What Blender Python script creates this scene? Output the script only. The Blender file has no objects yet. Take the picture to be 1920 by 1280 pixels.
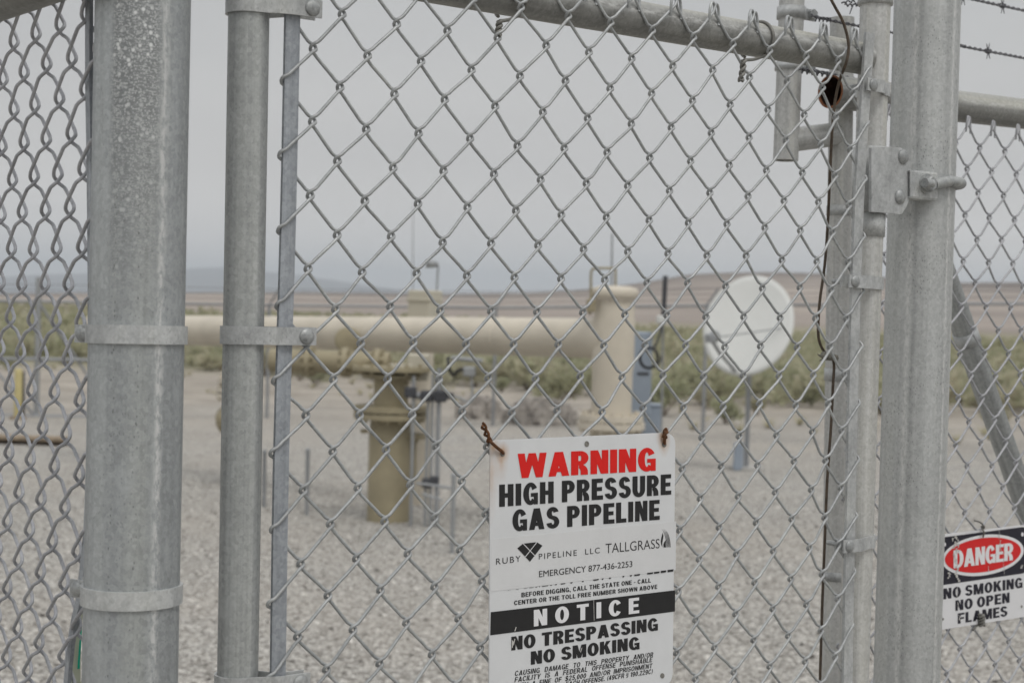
import bpy, math, random
import numpy as np
from mathutils import Vector, Matrix

random.seed(7)
rng = np.random.default_rng(11)
scene = bpy.context.scene
COL = scene.collection

# ------------------------------------------------------------------ camera
EYE = 1.6
PITCH, ROLL, FOC = 0.02744, 0.02724, 2841.76          # focal length in pixels of a 1920 px wide frame
cp, sp = math.cos(PITCH), math.sin(PITCH)
cr, sr = math.cos(ROLL), math.sin(ROLL)
FW = np.array([0, cp, -sp]); UP0 = np.array([0, sp, cp]); RT0 = np.array([1.0, 0, 0])
RT = cr * RT0 + sr * UP0
UP = -sr * RT0 + cr * UP0
CAM = np.array([0, 0, EYE])
cam_data = bpy.data.cameras.new("camera")
cam = bpy.data.objects.new("camera", cam_data)
COL.objects.link(cam)
cam.matrix_world = Matrix(((RT[0], UP[0], -FW[0], 0), (RT[1], UP[1], -FW[1], 0), (RT[2], UP[2], -FW[2], EYE), (0, 0, 0, 1)))
cam_data.sensor_width = 36
cam_data.lens = FOC / 1920 * 36
cam_data.clip_start = 0.05
cam_data.clip_end = 60000
cam_data.dof.use_dof = True
cam_data.dof.focus_distance = 1.82
cam_data.dof.aperture_fstop = 8.8
scene.camera = cam

# ------------------------------------------------------------------ light
SUN_EL, SUN_AZ = math.radians(58), math.radians(150)     # azimuth measured from +Y towards +X
world = bpy.data.worlds.new("World")
scene.world = world
world.use_nodes = True
wn, wl = world.node_tree.nodes, world.node_tree.links
wn.clear()
w_out = wn.new("ShaderNodeOutputWorld")
w_bg = wn.new("ShaderNodeBackground")
sky = wn.new("ShaderNodeTexSky")
sky.sky_type = 'NISHITA'
sky.sun_disc = False
sky.sun_elevation = SUN_EL
sky.sun_rotation = SUN_AZ
sky.air_density = 1.0
sky.dust_density = 4.0
hs = wn.new("ShaderNodeHueSaturation")
hs.inputs["Saturation"].default_value = 0.12
wl.new(sky.outputs[0], hs.inputs["Color"])
tc = wn.new("ShaderNodeTexCoord")
mp = wn.new("ShaderNodeMapping")
mp.inputs["Scale"].default_value = (1.0, 1.0, 5.0)
cl = wn.new("ShaderNodeTexNoise")
cl.inputs["Scale"].default_value = 2.2
cl.inputs["Detail"].default_value = 5
cl.inputs["Roughness"].default_value = 0.45
wl.new(tc.outputs["Generated"], mp.inputs[0])
wl.new(mp.outputs[0], cl.inputs["Vector"])
cramp = wn.new("ShaderNodeValToRGB")                      # cloud deck: soft darker and lighter bands
cramp.color_ramp.elements[0].position = 0.30
cramp.color_ramp.elements[0].color = (0.90, 0.905, 0.915, 1)
cramp.color_ramp.elements[1].position = 0.70
cramp.color_ramp.elements[1].color = (1.03, 1.03, 1.03, 1)
wl.new(cl.outputs["Fac"], cramp.inputs[0])
sepw = wn.new("ShaderNodeSeparateXYZ")
wl.new(tc.outputs["Generated"], sepw.inputs[0])
eramp = wn.new("ShaderNodeValToRGB")                      # overcast: brighter towards the zenith
e = eramp.color_ramp.elements
e[0].position = 0.0; e[0].color = (9.0, 8.7, 8.4, 1)
e[1].position = 1.0; e[1].color = (11.0, 11.05, 11.1, 1)
for pos, c in ((0.03, (7.9, 7.7, 7.45)), (0.09, (6.25, 6.18, 6.08)), (0.19, (5.55, 5.60, 5.60)), (0.45, (8.0, 8.1, 8.2))):
    q = e.new(pos); q.color = (*c, 1)
wl.new(sepw.outputs[2], eramp.inputs[0])
mulw = wn.new("ShaderNodeMix"); mulw.data_type = 'RGBA'; mulw.blend_type = 'MULTIPLY'
mulw.inputs[0].default_value = 1.0
wl.new(eramp.outputs[0], mulw.inputs[6]); wl.new(cramp.outputs[0], mulw.inputs[7])
mixw = wn.new("ShaderNodeMix"); mixw.data_type = 'RGBA'
mixw.inputs[0].default_value = 0.90                       # mostly cloud, a little of the clear sky behind
wl.new(hs.outputs[0], mixw.inputs[6]); wl.new(mulw.outputs[2], mixw.inputs[7])
wl.new(mixw.outputs[2], w_bg.inputs[0])
w_bg.inputs[1].default_value = 0.10
wl.new(w_bg.outputs[0], w_out.inputs[0])

sun_d = bpy.data.lights.new("sun", 'SUN')
sun_d.energy = 1.15
sun_d.angle = math.radians(24)
sun_d.color = (1.0, 0.97, 0.92)
sun = bpy.data.objects.new("sun", sun_d)
COL.objects.link(sun)
sdir = Vector((math.sin(SUN_AZ) * math.cos(SUN_EL), math.cos(SUN_AZ) * math.cos(SUN_EL), math.sin(SUN_EL)))
sun.rotation_euler = sdir.to_track_quat('Z', 'Y').to_euler()

scene.view_settings.view_transform = 'Standard'
scene.view_settings.look = 'None'
scene.view_settings.exposure = 0
scene.view_settings.gamma = 1

# ------------------------------------------------------------------ measuring helpers
def ray(px, py):
    d = FW + RT * (px - 960) / FOC + UP * (640 - py) / FOC
    return d
def at(px, py, z):
    """point at depth z metres along the optical axis"""
    return CAM + ray(px, py) * z

GA = 0.94362                                               # direction of the gate in plan
g = np.array([math.sin(GA), math.cos(GA), 0.0])
n0 = np.array([-math.cos(GA), math.sin(GA), 0.0])          # away from the viewer
GV = np.array([0, 0, -1.0]) - 0.00817 * g - 0.01096 * n0   # downwards along the gate (it hangs a little out of plumb)
GO = np.array([-0.16163, 1.63081, 0.18124 + EYE])
def frame(gv, vv):
    nn = np.cross(gv, -vv); nn /= np.linalg.norm(nn)
    if nn @ n0 < 0 and abs(nn @ n0) > 0.3: nn = -nn
    return nn
GN = frame(g, GV)
def onplane(px, py, d=0.0, o=GO, nn=GN):
    r = ray(px, py)
    t = ((o + nn * d - CAM) @ nn) / (r @ nn)
    return CAM + r * t
RO = np.array([0.75428, 2.54764, 0.24226 + EYE])           # right fence
RV = np.array([0, 0, -1.0]) - 0.0192 * g - 0.0078 * n0
RN = frame(g, RV)
def rp(px, py, d=0.0): return onplane(px, py, d, RO, RN)
LA = 2.51442
lg = np.array([math.sin(LA), math.cos(LA), 0.0])           # left fence, towards the post
ln0 = np.array([-math.cos(LA), math.sin(LA), 0.0])
LO = np.array([-0.58811, 1.73454, 0.30639 + EYE])
LV = np.array([0, 0, -1.0]) - 0.0109 * lg + 0.0083 * ln0
LN = np.cross(lg, -LV); LN /= np.linalg.norm(LN)
if LN[0] > 0: LN = -LN                                     # outwards, away from the yard side
def lp(px, py, d=0.0): return onplane(px, py, d, LO, LN)

# ------------------------------------------------------------------ mesh helpers
class MB:
    """collects shapes, links them as one mesh object"""
    def __init__(s): s.v = []; s.f = []; s.sm = []; s.nv = 0; s.tc = []
    def add(s, v, f, smooth=True, tc=None):
        v = np.asarray(v, float)
        s.v.append(v)
        s.tc.append(v if tc is None else tc)
        s.f.extend([tuple(int(i) + s.nv for i in q) for q in f])
        s.sm.extend([smooth] * len(f))
        s.nv += len(v)
        return s
    def tube(s, pts, r, n=16, caps=True, smooth=True, up=None, closed=False):
        P = np.asarray(pts, float)
        m = len(P)
        R = np.full(m, r, float) if np.isscalar(r) else np.asarray(r, float)
        if closed:
            T = np.roll(P, -1, 0) - np.roll(P, 1, 0)
        else:
            T = np.gradient(P, axis=0)
        T /= np.linalg.norm(T, axis=1)[:, None] + 1e-12
        a = np.array(up, float) if up is not None else (np.array([0, 0, 1.0]) if abs(T[0][2]) < 0.9 else np.array([0, 1.0, 0]))
        N = a - (a @ T[0]) * T[0]; N /= np.linalg.norm(N)
        ang = np.linspace(0, 2 * math.pi, n, endpoint=False)
        V = np.zeros((m, n, 3))
        for i in range(m):
            N = N - (N @ T[i]) * T[i]; N /= np.linalg.norm(N) + 1e-12
            B = np.cross(T[i], N)
            V[i] = P[i] + R[i] * (np.cos(ang)[:, None] * N + np.sin(ang)[:, None] * B)
        f = []
        for i in range(m if closed else m - 1):
            j = (i + 1) % m
            for k in range(n):
                l = (k + 1) % n
                f.append((i * n + k, i * n + l, j * n + l, j * n + k))
        ln = np.concatenate([[0], np.cumsum(np.linalg.norm(np.diff(P, axis=0), axis=1))])
        tc = np.zeros((m, n, 3))
        tc[:, :, 0] = R[:, None] * np.cos(ang); tc[:, :, 1] = R[:, None] * np.sin(ang); tc[:, :, 2] = ln[:, None] + P[0].sum() * 3.7
        s.add(V.reshape(-1, 3), f, smooth, tc.reshape(-1, 3))
        if caps and not closed:
            for i, rev in ((0, True), (m - 1, False)):
                ids = list(range(n))
                if rev: ids = ids[::-1]
                s.add(V[i], [ids], False)
        return s
    def box(s, c, ex, ey, ez, bevel=0.0):
        """c centre, ex/ey/ez half-extent vectors"""
        c, ex, ey, ez = (np.asarray(q, float) for q in (c, ex, ey, ez))
        if bevel <= 0:
            v = [c + a * ex + b * ey + d * ez for d in (-1, 1) for b in (-1, 1) for a in (-1, 1)]
            f = [(0, 2, 3, 1), (4, 5, 7, 6), (0, 1, 5, 4), (2, 6, 7, 3), (0, 4, 6, 2), (1, 3, 7, 5)]
            return s.add(v, f, False)
        E = [ex, ey, ez]; L = [np.linalg.norm(q) for q in E]
        K = [max(0.0, 1 - bevel / l) for l in L]
        idx = {}; v = []
        def vid(sx, ax):
            key = (sx, ax)
            if key not in idx:
                p = c.copy()
                for i in range(3):
                    p = p + E[i] * sx[i] * (1.0 if i == ax else K[i])
                idx[key] = len(v); v.append(p)
            return idx[key]
        f = []
        sg = (-1, 1)
        for ax in range(3):
            o = [i for i in range(3) if i != ax]
            for a in sg:
                q = []
                for (b1, b2) in ((-1, -1), (1, -1), (1, 1), (-1, 1)):
                    sx = [0, 0, 0]; sx[ax] = a; sx[o[0]] = b1; sx[o[1]] = b2
                    q.append(vid(tuple(sx), ax))
                f.append(q)
        for ax in range(3):
            o = [i for i in range(3) if i != ax]
            for b1 in sg:
                for b2 in sg:
                    q = []
                    for a, which in ((-1, o[0]), (1, o[0]), (1, o[1]), (-1, o[1])):
                        sx = [0, 0, 0]; sx[ax] = a; sx[o[0]] = b1; sx[o[1]] = b2
                        q.append(vid(tuple(sx), which))
                    f.append(q)
        for a in sg:
            for b in sg:
                for d in sg:
                    f.append([vid((a, b, d), i) for i in range(3)])
        return s.add(v, f, False)
    def lathe(s, c, axis, prof, n=32, smooth=True):
        """prof: list of (distance along axis, radius)"""
        c = np.asarray(c, float); axis = np.asarray(axis, float); axis = axis / np.linalg.norm(axis)
        a = np.array([0, 0, 1.0]) if abs(axis[2]) < 0.9 else np.array([1.0, 0, 0])
        N = a - (a @ axis) * axis; N /= np.linalg.norm(N); B = np.cross(axis, N)
        ang = np.linspace(0, 2 * math.pi, n, endpoint=False)
        V = []; TC = []
        for t, r in prof:
            V.append(c + axis * t + r * (np.cos(ang)[:, None] * N + np.sin(ang)[:, None] * B))
            TC.append(np.stack([r * np.cos(ang), r * np.sin(ang), np.full(n, t + c.sum() * 3.7)], 1))
        f = []
        for i in range(len(prof) - 1):
            for k in range(n):
                l = (k + 1) % n
                f.append((i * n + k, i * n + l, (i + 1) * n + l, (i + 1) * n + k))
        return s.add(np.concatenate(V), f, smooth, np.concatenate(TC))
    def ribbon(s, pts, th_dir, th, h_dir, h):
        """a strip: polyline pts (centre), thickness th along th_dir (per point) and height h along h_dir"""
        P = np.asarray(pts, float); TD = np.asarray(th_dir, float)
        if TD.ndim == 1: TD = np.tile(TD, (len(P), 1))
        hd = np.asarray(h_dir, float)
        V = []
        for p, t in zip(P, TD):
            for a, b in ((-1, -1), (1, -1), (1, 1), (-1, 1)):
                V.append(p + t * a * th / 2 + hd * b * h / 2)
        f = []
        m = len(P)
        for i in range(m - 1):
            for k in range(4):
                l = (k + 1) % 4
                f.append((i * 4 + k, i * 4 + l, i * 4 + 4 + l, i * 4 + 4 + k))
        f.append((3, 2, 1, 0)); b = (m - 1) * 4; f.append((b, b + 1, b + 2, b + 3))
        return s.add(V, f, False)
    def build(s, name, mat, parent=None, origin=None):
        me = bpy.data.meshes.new(name)
        V = np.concatenate(s.v) if s.v else np.zeros((0, 3))
        o = np.zeros(3)
        if parent is not None: o = np.array(parent["_base"])
        elif origin is not None: o = np.asarray(origin, float)
        me.from_pydata((V - o).tolist(), [], s.f)
        me.polygons.foreach_set("use_smooth", s.sm)
        if s.v:
            at_ = me.attributes.new("tube_co", 'FLOAT_VECTOR', 'POINT')
            at_.data.foreach_set("vector", np.concatenate(s.tc).astype(np.float32).ravel())
        me.materials.append(mat)
        me.update()
        ob = bpy.data.objects.new(name, me)
        COL.objects.link(ob)
        if parent is not None:
            ob.parent = parent
            ob["_base"] = parent["_base"]
        else:
            ob.location = o
            ob["_base"] = [float(q) for q in o]
        return ob

def tag(o, label=None, cat=None, group=None, kind=None):
    if label: o["label"] = label
    if cat: o["category"] = cat
    if group: o["group"] = group
    if kind: o["kind"] = kind
    return o
def thing(name, label, cat, base, group=None):
    o = bpy.data.objects.new(name, None)
    COL.objects.link(o)
    o.location = base
    o["_base"] = [float(q) for q in base]
    o.empty_display_size = 0.1
    return tag(o, label, cat, group)

def catmull(P, sub):
    P = np.asarray(P, float); out = []
    m = len(P)
    for i in range(m - 1):
        p0 = P[max(i - 1, 0)]; p1 = P[i]; p2 = P[i + 1]; p3 = P[min(i + 2, m - 1)]
        k = sub if np.isscalar(sub) else sub[i]
        for t in np.arange(k) / k:
            out.append(0.5 * ((2 * p1) + (-p0 + p2) * t + (2 * p0 - 5 * p1 + 4 * p2 - p3) * t * t + (-p0 + 3 * p1 - 3 * p2 + p3) * t ** 3))
    out.append(P[-1])
    return np.array(out)

# ------------------------------------------------------------------ materials
def lin(r, gg, b):
    return tuple((c / 255 / 12.92) if c / 255 <= 0.04045 else ((c / 255 + 0.055) / 1.055) ** 2.4 for c in (r, gg, b))
class NT:
    def __init__(s, name):
        s.m = bpy.data.materials.new(name); s.m.use_nodes = True
        s.n = s.m.node_tree.nodes; s.l = s.m.node_tree.links
        s.p = s.n["Principled BSDF"]
    def new(s, t, **kw):
        q = s.n.new(t)
        for k, v in kw.items():
            if hasattr(q, k) and not k[0].isupper(): setattr(q, k, v)
        return q
    def coords(s, scale=(1, 1, 1), rot=(0, 0, 0), kind="Object"):
        t = s.n.new("ShaderNodeTexCoord"); mpp = s.n.new("ShaderNodeMapping")
        mpp.inputs["Scale"].default_value = scale; mpp.inputs["Rotation"].default_value = rot
        s.l.new(t.outputs[kind], mpp.inputs[0]); return mpp.outputs[0]
    def noise(s, vec, scale, detail=4, rough=0.5):
        q = s.n.new("ShaderNodeTexNoise"); q.inputs["Scale"].default_value = scale
        q.inputs["Detail"].default_value = detail; q.inputs["Roughness"].default_value = rough
        s.l.new(vec, q.inputs["Vector"]); return q.outputs["Fac"]
    def voro(s, vec, scale, out="Distance", feature='F1', rand=1.0):
        q = s.n.new("ShaderNodeTexVoronoi"); q.feature = feature; q.inputs["Scale"].default_value = scale
        q.inputs["Randomness"].default_value = rand
        s.l.new(vec, q.inputs["Vector"]); return q.outputs[out]
    def ramp(s, fac, stops):
        q = s.n.new("ShaderNodeValToRGB"); el = q.color_ramp.elements
        for i, (pos, c) in enumerate(stops):
            c = (c, c, c) if np.isscalar(c) else c
            if i < 2: el[i].position = pos; el[i].color = (*c[:3], 1)
            else: k = el.new(pos); k.color = (*c[:3], 1)
        s.l.new(fac, q.inputs[0]); return q.outputs[0]
    def mix(s, fac, a, b, mode='MIX'):
        q = s.n.new("ShaderNodeMix"); q.data_type = 'RGBA'; q.blend_type = mode
        for sock, val in ((0, fac), (6, a), (7, b)):
            if hasattr(val, "is_linked") or hasattr(val, "node"): s.l.new(val, q.inputs[sock])
            elif sock == 0: q.inputs[0].default_value = val
            else: q.inputs[sock].default_value = (*val[:3], 1)
        return q.outputs[2]
    def math(s, op, a, b=0.0):
        q = s.n.new("ShaderNodeMath"); q.operation = op
        for i, val in ((0, a), (1, b)):
            if hasattr(val, "node"): s.l.new(val, q.inputs[i])
            else: q.inputs[i].default_value = val
        return q.outputs[0]
    def bump(s, h, strength, dist):
        q = s.n.new("ShaderNodeBump"); q.inputs["Strength"].default_value = strength; q.inputs["Distance"].default_value = dist
        s.l.new(h, q.inputs["Height"]); s.l.new(q.outputs[0], s.p.inputs["Normal"])
    def col(s, c):
        if hasattr(c, "node"): s.l.new(c, s.p.inputs["Base Color"])
        else: s.p.inputs["Base Color"].default_value = (*c[:3], 1)
    def set(s, rough=0.6, metal=0.0, spec=0.5):
        for k, v in (("Roughness", rough), ("Metallic", metal), ("Specular IOR Level", spec)):
            if hasattr(v, "node"): s.l.new(v, s.p.inputs[k])
            else: s.p.inputs[k].default_value = v
        return s.m

def plain(name, c, rough=0.6, metal=0.0, var=0.12, scale=8.0, spec=0.4, bump=0.0):
    t = NT(name); v = t.coords()
    f = t.noise(v, scale, 5, 0.6)
    a = tuple(q * (1 - var) for q in c); b = tuple(min(1, q * (1 + var)) for q in c)
    t.col(t.ramp(f, [(0.3, a), (0.7, b)]))
    if bump: t.bump(t.noise(v, scale * 12, 4), bump, 0.002)
    return t.set(rough, metal, spec)

def galvanised(name, base=(0.33, 0.34, 0.335), across=70.0, along=1.2, radius=0.02, profile=None, spots=None, pits=0.35, pit_lines=None, metal=0.35, rough=0.52, warm=0.5, crust=None, streak=0.5, axis_i=1):
    """dull zinc: long streaks along the drawn tube, a fine spangle, pits and oxide spots"""
    t = NT(name)
    an = t.n.new("ShaderNodeAttribute"); an.attribute_name = "tube_co"; tco = an.outputs["Vector"]
    def co(sc):
        q = t.n.new("ShaderNodeMapping"); q.inputs["Scale"].default_value = sc
        t.l.new(tco, q.inputs[0]); return q.outputs[0]
    vo = t.coords()
    st = t.noise(co((across, across, along)), 1.0, 6, 0.62)
    wide = t.noise(co((across * .3, across * .3, along * .35)), 1.0, 4, 0.55)
    dark = tuple(q * 0.68 for q in base); light = tuple(min(1, q * 1.28) for q in base)
    wl_ = (light[0] * (1 + .02 * warm), light[1], light[2] * (1 - .10 * warm))
    c = t.ramp(st, [(0.28, dark), (0.50, base), (0.72, light)])
    c2 = t.ramp(wide, [(0.32, tuple(q * .62 for q in base)), (0.5, base), (0.68, wl_)])
    c = t.mix(streak, c, c2)
    sep = t.n.new("ShaderNodeSeparateXYZ"); t.l.new(tco, sep.inputs[0])
    pacr = t.math('ADD', t.math('MULTIPLY', sep.outputs[axis_i], -0.5 / radius), 0.5)      # 0..1 across the tube
    pw = t.math('ADD', pacr, t.math('MULTIPLY', t.math('SUBTRACT', t.noise(co((60, 60, 9)), 1.0, 5, 0.7), 0.5), 0.07))
    if profile:                                               # zinc streaks at fixed places round the tube; on the rail, painted shading and stain
        c = t.mix(0.68, c, t.ramp(pw, [(p, (v * .5, v * .5, v * .5)) for p, v in profile]), 'OVERLAY')
    fine = t.noise(vo, 420, 3, 0.7)
    spv = t.n.new('ShaderNodeSeparateColor'); t.l.new(t.voro(t.coords((1, 1, .8)), 260, 'Color'), spv.inputs[0]); spang = spv.outputs[0]
    c = t.mix(0.18, c, spang, 'SOFT_LIGHT')
    c = t.mix(0.15, c, t.ramp(fine, [(0.35, 0.28), (0.65, 0.74)]), 'OVERLAY')
    blot = t.noise(vo, 9, 6, 0.65)
    c = t.mix(t.ramp(blot, [(0.50, 0.0), (0.72, 0.40)]), c, tuple(q * 0.72 for q in base))
    pale = t.noise(t.coords((1.3, 1.3, .8)), 16, 6, 0.7)
    c = t.mix(t.ramp(pale, [(0.56, 0.0), (0.74, 0.45)]), c, tuple(min(1, q * 1.35) for q in base))
    if pits:
        pd = t.voro(co((330, 330, 150)), 1.0)
        where = t.ramp(t.noise(vo, 16, 3), [(0.45, 0.0), (0.58, 1.0)])
        if pit_lines:
            ln_ = t.ramp(pw, [(0.0, 0.0)] + [(p + o_, v) for p in pit_lines for o_, v in ((-.05, 0.0), (0.0, 1.0), (.05, 0.0))])
            where = t.math('MAXIMUM', t.math('MULTIPLY', where, 0.4), ln_)
        pm = t.math('MULTIPLY', t.ramp(pd, [(0.13, 1.0), (0.26, 0.0)]), where)
        c = t.mix(t.math('MULTIPLY', pm, pits), c, (0.06, 0.062, 0.064))
    if crust:                                                 # ragged pale crust running down the tube
        for p, wdt, amt in crust:
            cm_ = t.ramp(pw, [(p - wdt, 0.0), (p, 1.0), (p + wdt, 0.0)])
            cn_ = t.ramp(t.noise(co((240, 240, 90)), 1.0, 5, 0.75), [(0.44, 0.0), (0.56, 1.0)])
            c = t.mix(t.math('MULTIPLY', t.math('MULTIPLY', cm_, cn_), amt), c, (0.66, 0.66, 0.645))
    if spots:
        z0, z1, amt, pa, pb_ = spots                          # oxide bloom: a ragged strip fading downwards
        tcn = t.n.new("ShaderNodeNewGeometry"); sx = t.n.new("ShaderNodeSeparateXYZ"); t.l.new(tcn.outputs["Position"], sx.inputs[0])
        mr = t.n.new("ShaderNodeMapRange"); mr.inputs[1].default_value = z0; mr.inputs[2].default_value = z1
        t.l.new(t.math('ADD', sx.outputs[2], t.math('MULTIPLY', t.math('SUBTRACT', t.noise(vo, 14, 4), 0.5), 0.18)), mr.inputs[0])
        strip = t.ramp(pw, [(0.0, 0.0), (pa - .05, 0.0), (pa + .05, 1.0), (pb_ - .05, 1.0), (pb_ + .05, 0.0)])
        sm_ = t.math('MULTIPLY', strip, mr.outputs[0])
        c = t.mix(t.math('MULTIPLY', sm_, 0.70), c, tuple(q * 0.46 for q in base))
        keep = t.ramp(t.noise(vo, 30, 3, 0.6), [(0.42, 0.0), (0.56, 1.0)])
        big = t.ramp(t.voro(t.coords((150, 150, 135)), 1.0), [(0.20, 1.0), (0.34, 0.0)])
        small = t.ramp(t.voro(t.coords((420, 420, 330)), 1.0), [(0.26, 1.0), (0.44, 0.0)])
        fern = t.ramp(t.noise(t.coords((220, 220, 620)), 1.0, 5, 0.75), [(0.50, 0.0), (0.62, 1.0)])
        mm = t.math('MAXIMUM', t.math('MULTIPLY', big, keep), t.math('MAXIMUM', t.math('MULTIPLY', small, 0.55), t.math('MULTIPLY', fern, 0.60)))
        c = t.mix(t.math('MULTIPLY', t.math('MULTIPLY', mm, sm_), amt), c, (0.64, 0.65, 0.645))
    t.col(c)
    t.bump(t.math('ADD', t.math('MULTIPLY', st, 0.7), t.math('MULTIPLY', fine, 0.5)), 0.22, 0.0012)
    return t.set(t.ramp(st, [(0.3, rough + .12), (0.7, rough - .10)]), metal, 0.45)

M = {}
M['post'] = galvanised('galvanised_post', (0.345, 0.362, 0.368), across=55, along=0.9, radius=0.0456, spots=(1.58, 1.78, 1.0, 0.31, 0.80), pits=0.75, pit_lines=(0.38, 0.62),
                       profile=[(0.0, .98), (0.12, 1.10), (0.28, 1.12), (0.33, .92), (0.70, .95), (0.82, 1.18), (0.88, .96), (1.0, .90)], crust=[(0.83, .05, .8)], warm=.7)
M['hinge_post'] = galvanised('galvanised_hinge_post', (0.45, 0.46, 0.455), across=55, along=1.0, radius=0.045, pits=0.6,
                             profile=[(0.0, 1.0), (0.17, 1.10), (0.24, 1.12), (0.285, .78), (0.36, 1.02), (0.52, 1.14), (0.70, 1.0), (0.80, .90), (0.84, 1.16), (0.90, .98), (1.0, .92)], crust=[(0.21, .06, .8), (0.83, .035, .9)])
M['tube'] = galvanised('galvanised_tube', (0.375, 0.388, 0.385), across=130, along=0.8, radius=0.0212, pits=0.2, warm=0.4,
                       profile=[(0.0, 1.0), (0.12, .80), (0.22, .84), (0.30, 1.12), (0.50, 1.02), (0.62, 1.06), (0.66, .84), (0.78, .92), (0.86, 1.12), (0.90, .90), (1.0, .95)])
M['tube_pale'] = galvanised('galvanised_tube_pale', (0.50, 0.50, 0.485), across=110, along=1.6, radius=0.0212, pits=0.25, warm=1.0, profile=[(0.0, .95), (0.2, 1.1), (0.4, .98), (0.6, 1.12), (0.8, .92), (1.0, 1.0)])
M['rail'] = galvanised('galvanised_rail', (0.31, 0.31, 0.295), across=110, along=2.4, radius=0.024, pits=0.25, warm=1.0, streak=0.6, axis_i=0, profile=[(0.0, 1.05), (0.25, 1.25), (0.42, 1.1), (0.52, .82), (0.75, .80), (1.0, .72)], crust=[(0.36, .12, .55)])  # top painted lighter, underside darker: shading put into the colour along with stain
M['bar'] = galvanised('galvanised_flat_bar', (0.32, 0.34, 0.365), across=160, along=6.0, pits=0.1, warm=0.0, metal=0.3)
M['band'] = galvanised('pressed_zinc_band', (0.44, 0.45, 0.45), across=60, along=30, pits=0.3, metal=0.3, rough=0.6)
M['wire'] = galvanised('chain_link_wire', (0.37, 0.382, 0.385), across=300, along=20, pits=0.0, metal=0.3, rough=0.5, warm=0.4)
M['wire_dull'] = galvanised('dull_chain_link_wire', (0.40, 0.405, 0.425), across=300, along=20, pits=0.0, metal=0.25, rough=0.55, warm=0.1)
M['bolt'] = galvanised('zinc_bolt', (0.34, 0.35, 0.35), across=200, along=120, pits=0.3, metal=0.4)
M['tie'] = plain('aluminium_tie_wire', (0.20, 0.195, 0.18), 0.55, 0.3, 0.3, 60)
M['barb'] = plain('weathered_barbed_wire', (0.13, 0.13, 0.14), 0.6, 0.3, 0.3, 80)
def rusty(name, a=(0.055, 0.030, 0.018), b=(0.20, 0.085, 0.035)):
    t = NT(name); v = t.coords()
    f = t.noise(v, 140, 6, 0.7)
    t.col(t.ramp(f, [(0.3, a), (0.5, tuple((p + q) / 2 for p, q in zip(a, b))), (0.72, b)]))
    t.bump(f, 0.6, 0.001)
    return t.set(0.85, 0.1, 0.3)
M['rust'] = rusty('rusty_tie_wire')
M['rust_rod'] = rusty('rusty_ground_wire', (0.055, 0.047, 0.040), (0.14, 0.105, 0.075))
M['rust_rim'] = rusty('rusty_cut_rim', (0.12, 0.05, 0.025), (0.36, 0.15, 0.07))
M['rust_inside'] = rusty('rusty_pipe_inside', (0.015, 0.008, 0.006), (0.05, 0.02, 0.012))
M['tan'] = plain('tan_pipe_paint', lin(197, 189, 174), 0.55, 0.0, 0.10, 2.5)
M['tan_dark'] = plain('shaded_tan_valve_paint', lin(148, 139, 115), 0.6, 0.0, 0.16, 5)  # olive tan, darkened in the colour to stand for shade on the valves
M['box'] = plain('beige_cabinet_paint', lin(182, 177, 162), 0.55, 0.0, 0.06, 3)
M['grey_box'] = plain('blue_grey_cabinet_paint', lin(148, 158, 170), 0.5, 0.1, 0.06, 4)
M['cable'] = plain('black_cable', (0.018, 0.019, 0.022), 0.6, 0, 0.2, 30)
M['dish'] = plain('white_dish_paint', lin(204, 205, 202), 0.6, 0, 0.04, 3)
M['steel'] = galvanised('far_galvanised_steel', (0.30, 0.31, 0.32), across=30, along=1, pits=0.0)
M['dark_steel'] = plain('dark_steel', (0.07, 0.072, 0.08), 0.5, 0.4, 0.2, 6)
M['yellow'] = plain('yellow_bollard_paint', lin(184, 172, 124), 0.6, 0, 0.12, 6)
M['plank'] = plain('brown_timber', lin(142, 128, 110), 0.8, 0, 0.25, 9)
M['dark_plank'] = plain('dark_skid_rail', lin(70, 62, 54), 0.8, 0, 0.25, 9)
M['marker'] = plain('pale_green_marker_plastic', lin(186, 190, 170), 0.5, 0, 0.06, 20)
M['teal'] = plain('teal_decal', lin(20, 168, 138), 0.5, 0, 0.05, 30)
M['black_print'] = plain('black_print', lin(34, 34, 35), 0.55, 0, 0.10, 90)
M['navy_print'] = plain('navy_black_print', lin(30, 29, 42), 0.5, 0, 0.15, 60)
M['red_print'] = plain('red_print', lin(214, 24, 18), 0.5, 0, 0.05, 40)
M['danger_red'] = plain('danger_red_print', lin(206, 30, 32), 0.45, 0, 0.06, 40)
M['white_print'] = plain('white_print', lin(222, 222, 224), 0.5, 0, 0.03, 60)
M['worn'] = plain('worn_pale_scratch', lin(188, 186, 182), 0.7, 0, 0.2, 200)
M['hole'] = plain('screw_hole_shadow_grey', lin(120, 118, 112), 0.7, 0, 0.3, 300)
M['rock'] = plain('grey_broken_rock', lin(160, 154, 147), 0.9, 0, 0.35, 7, bump=0.5)

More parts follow.
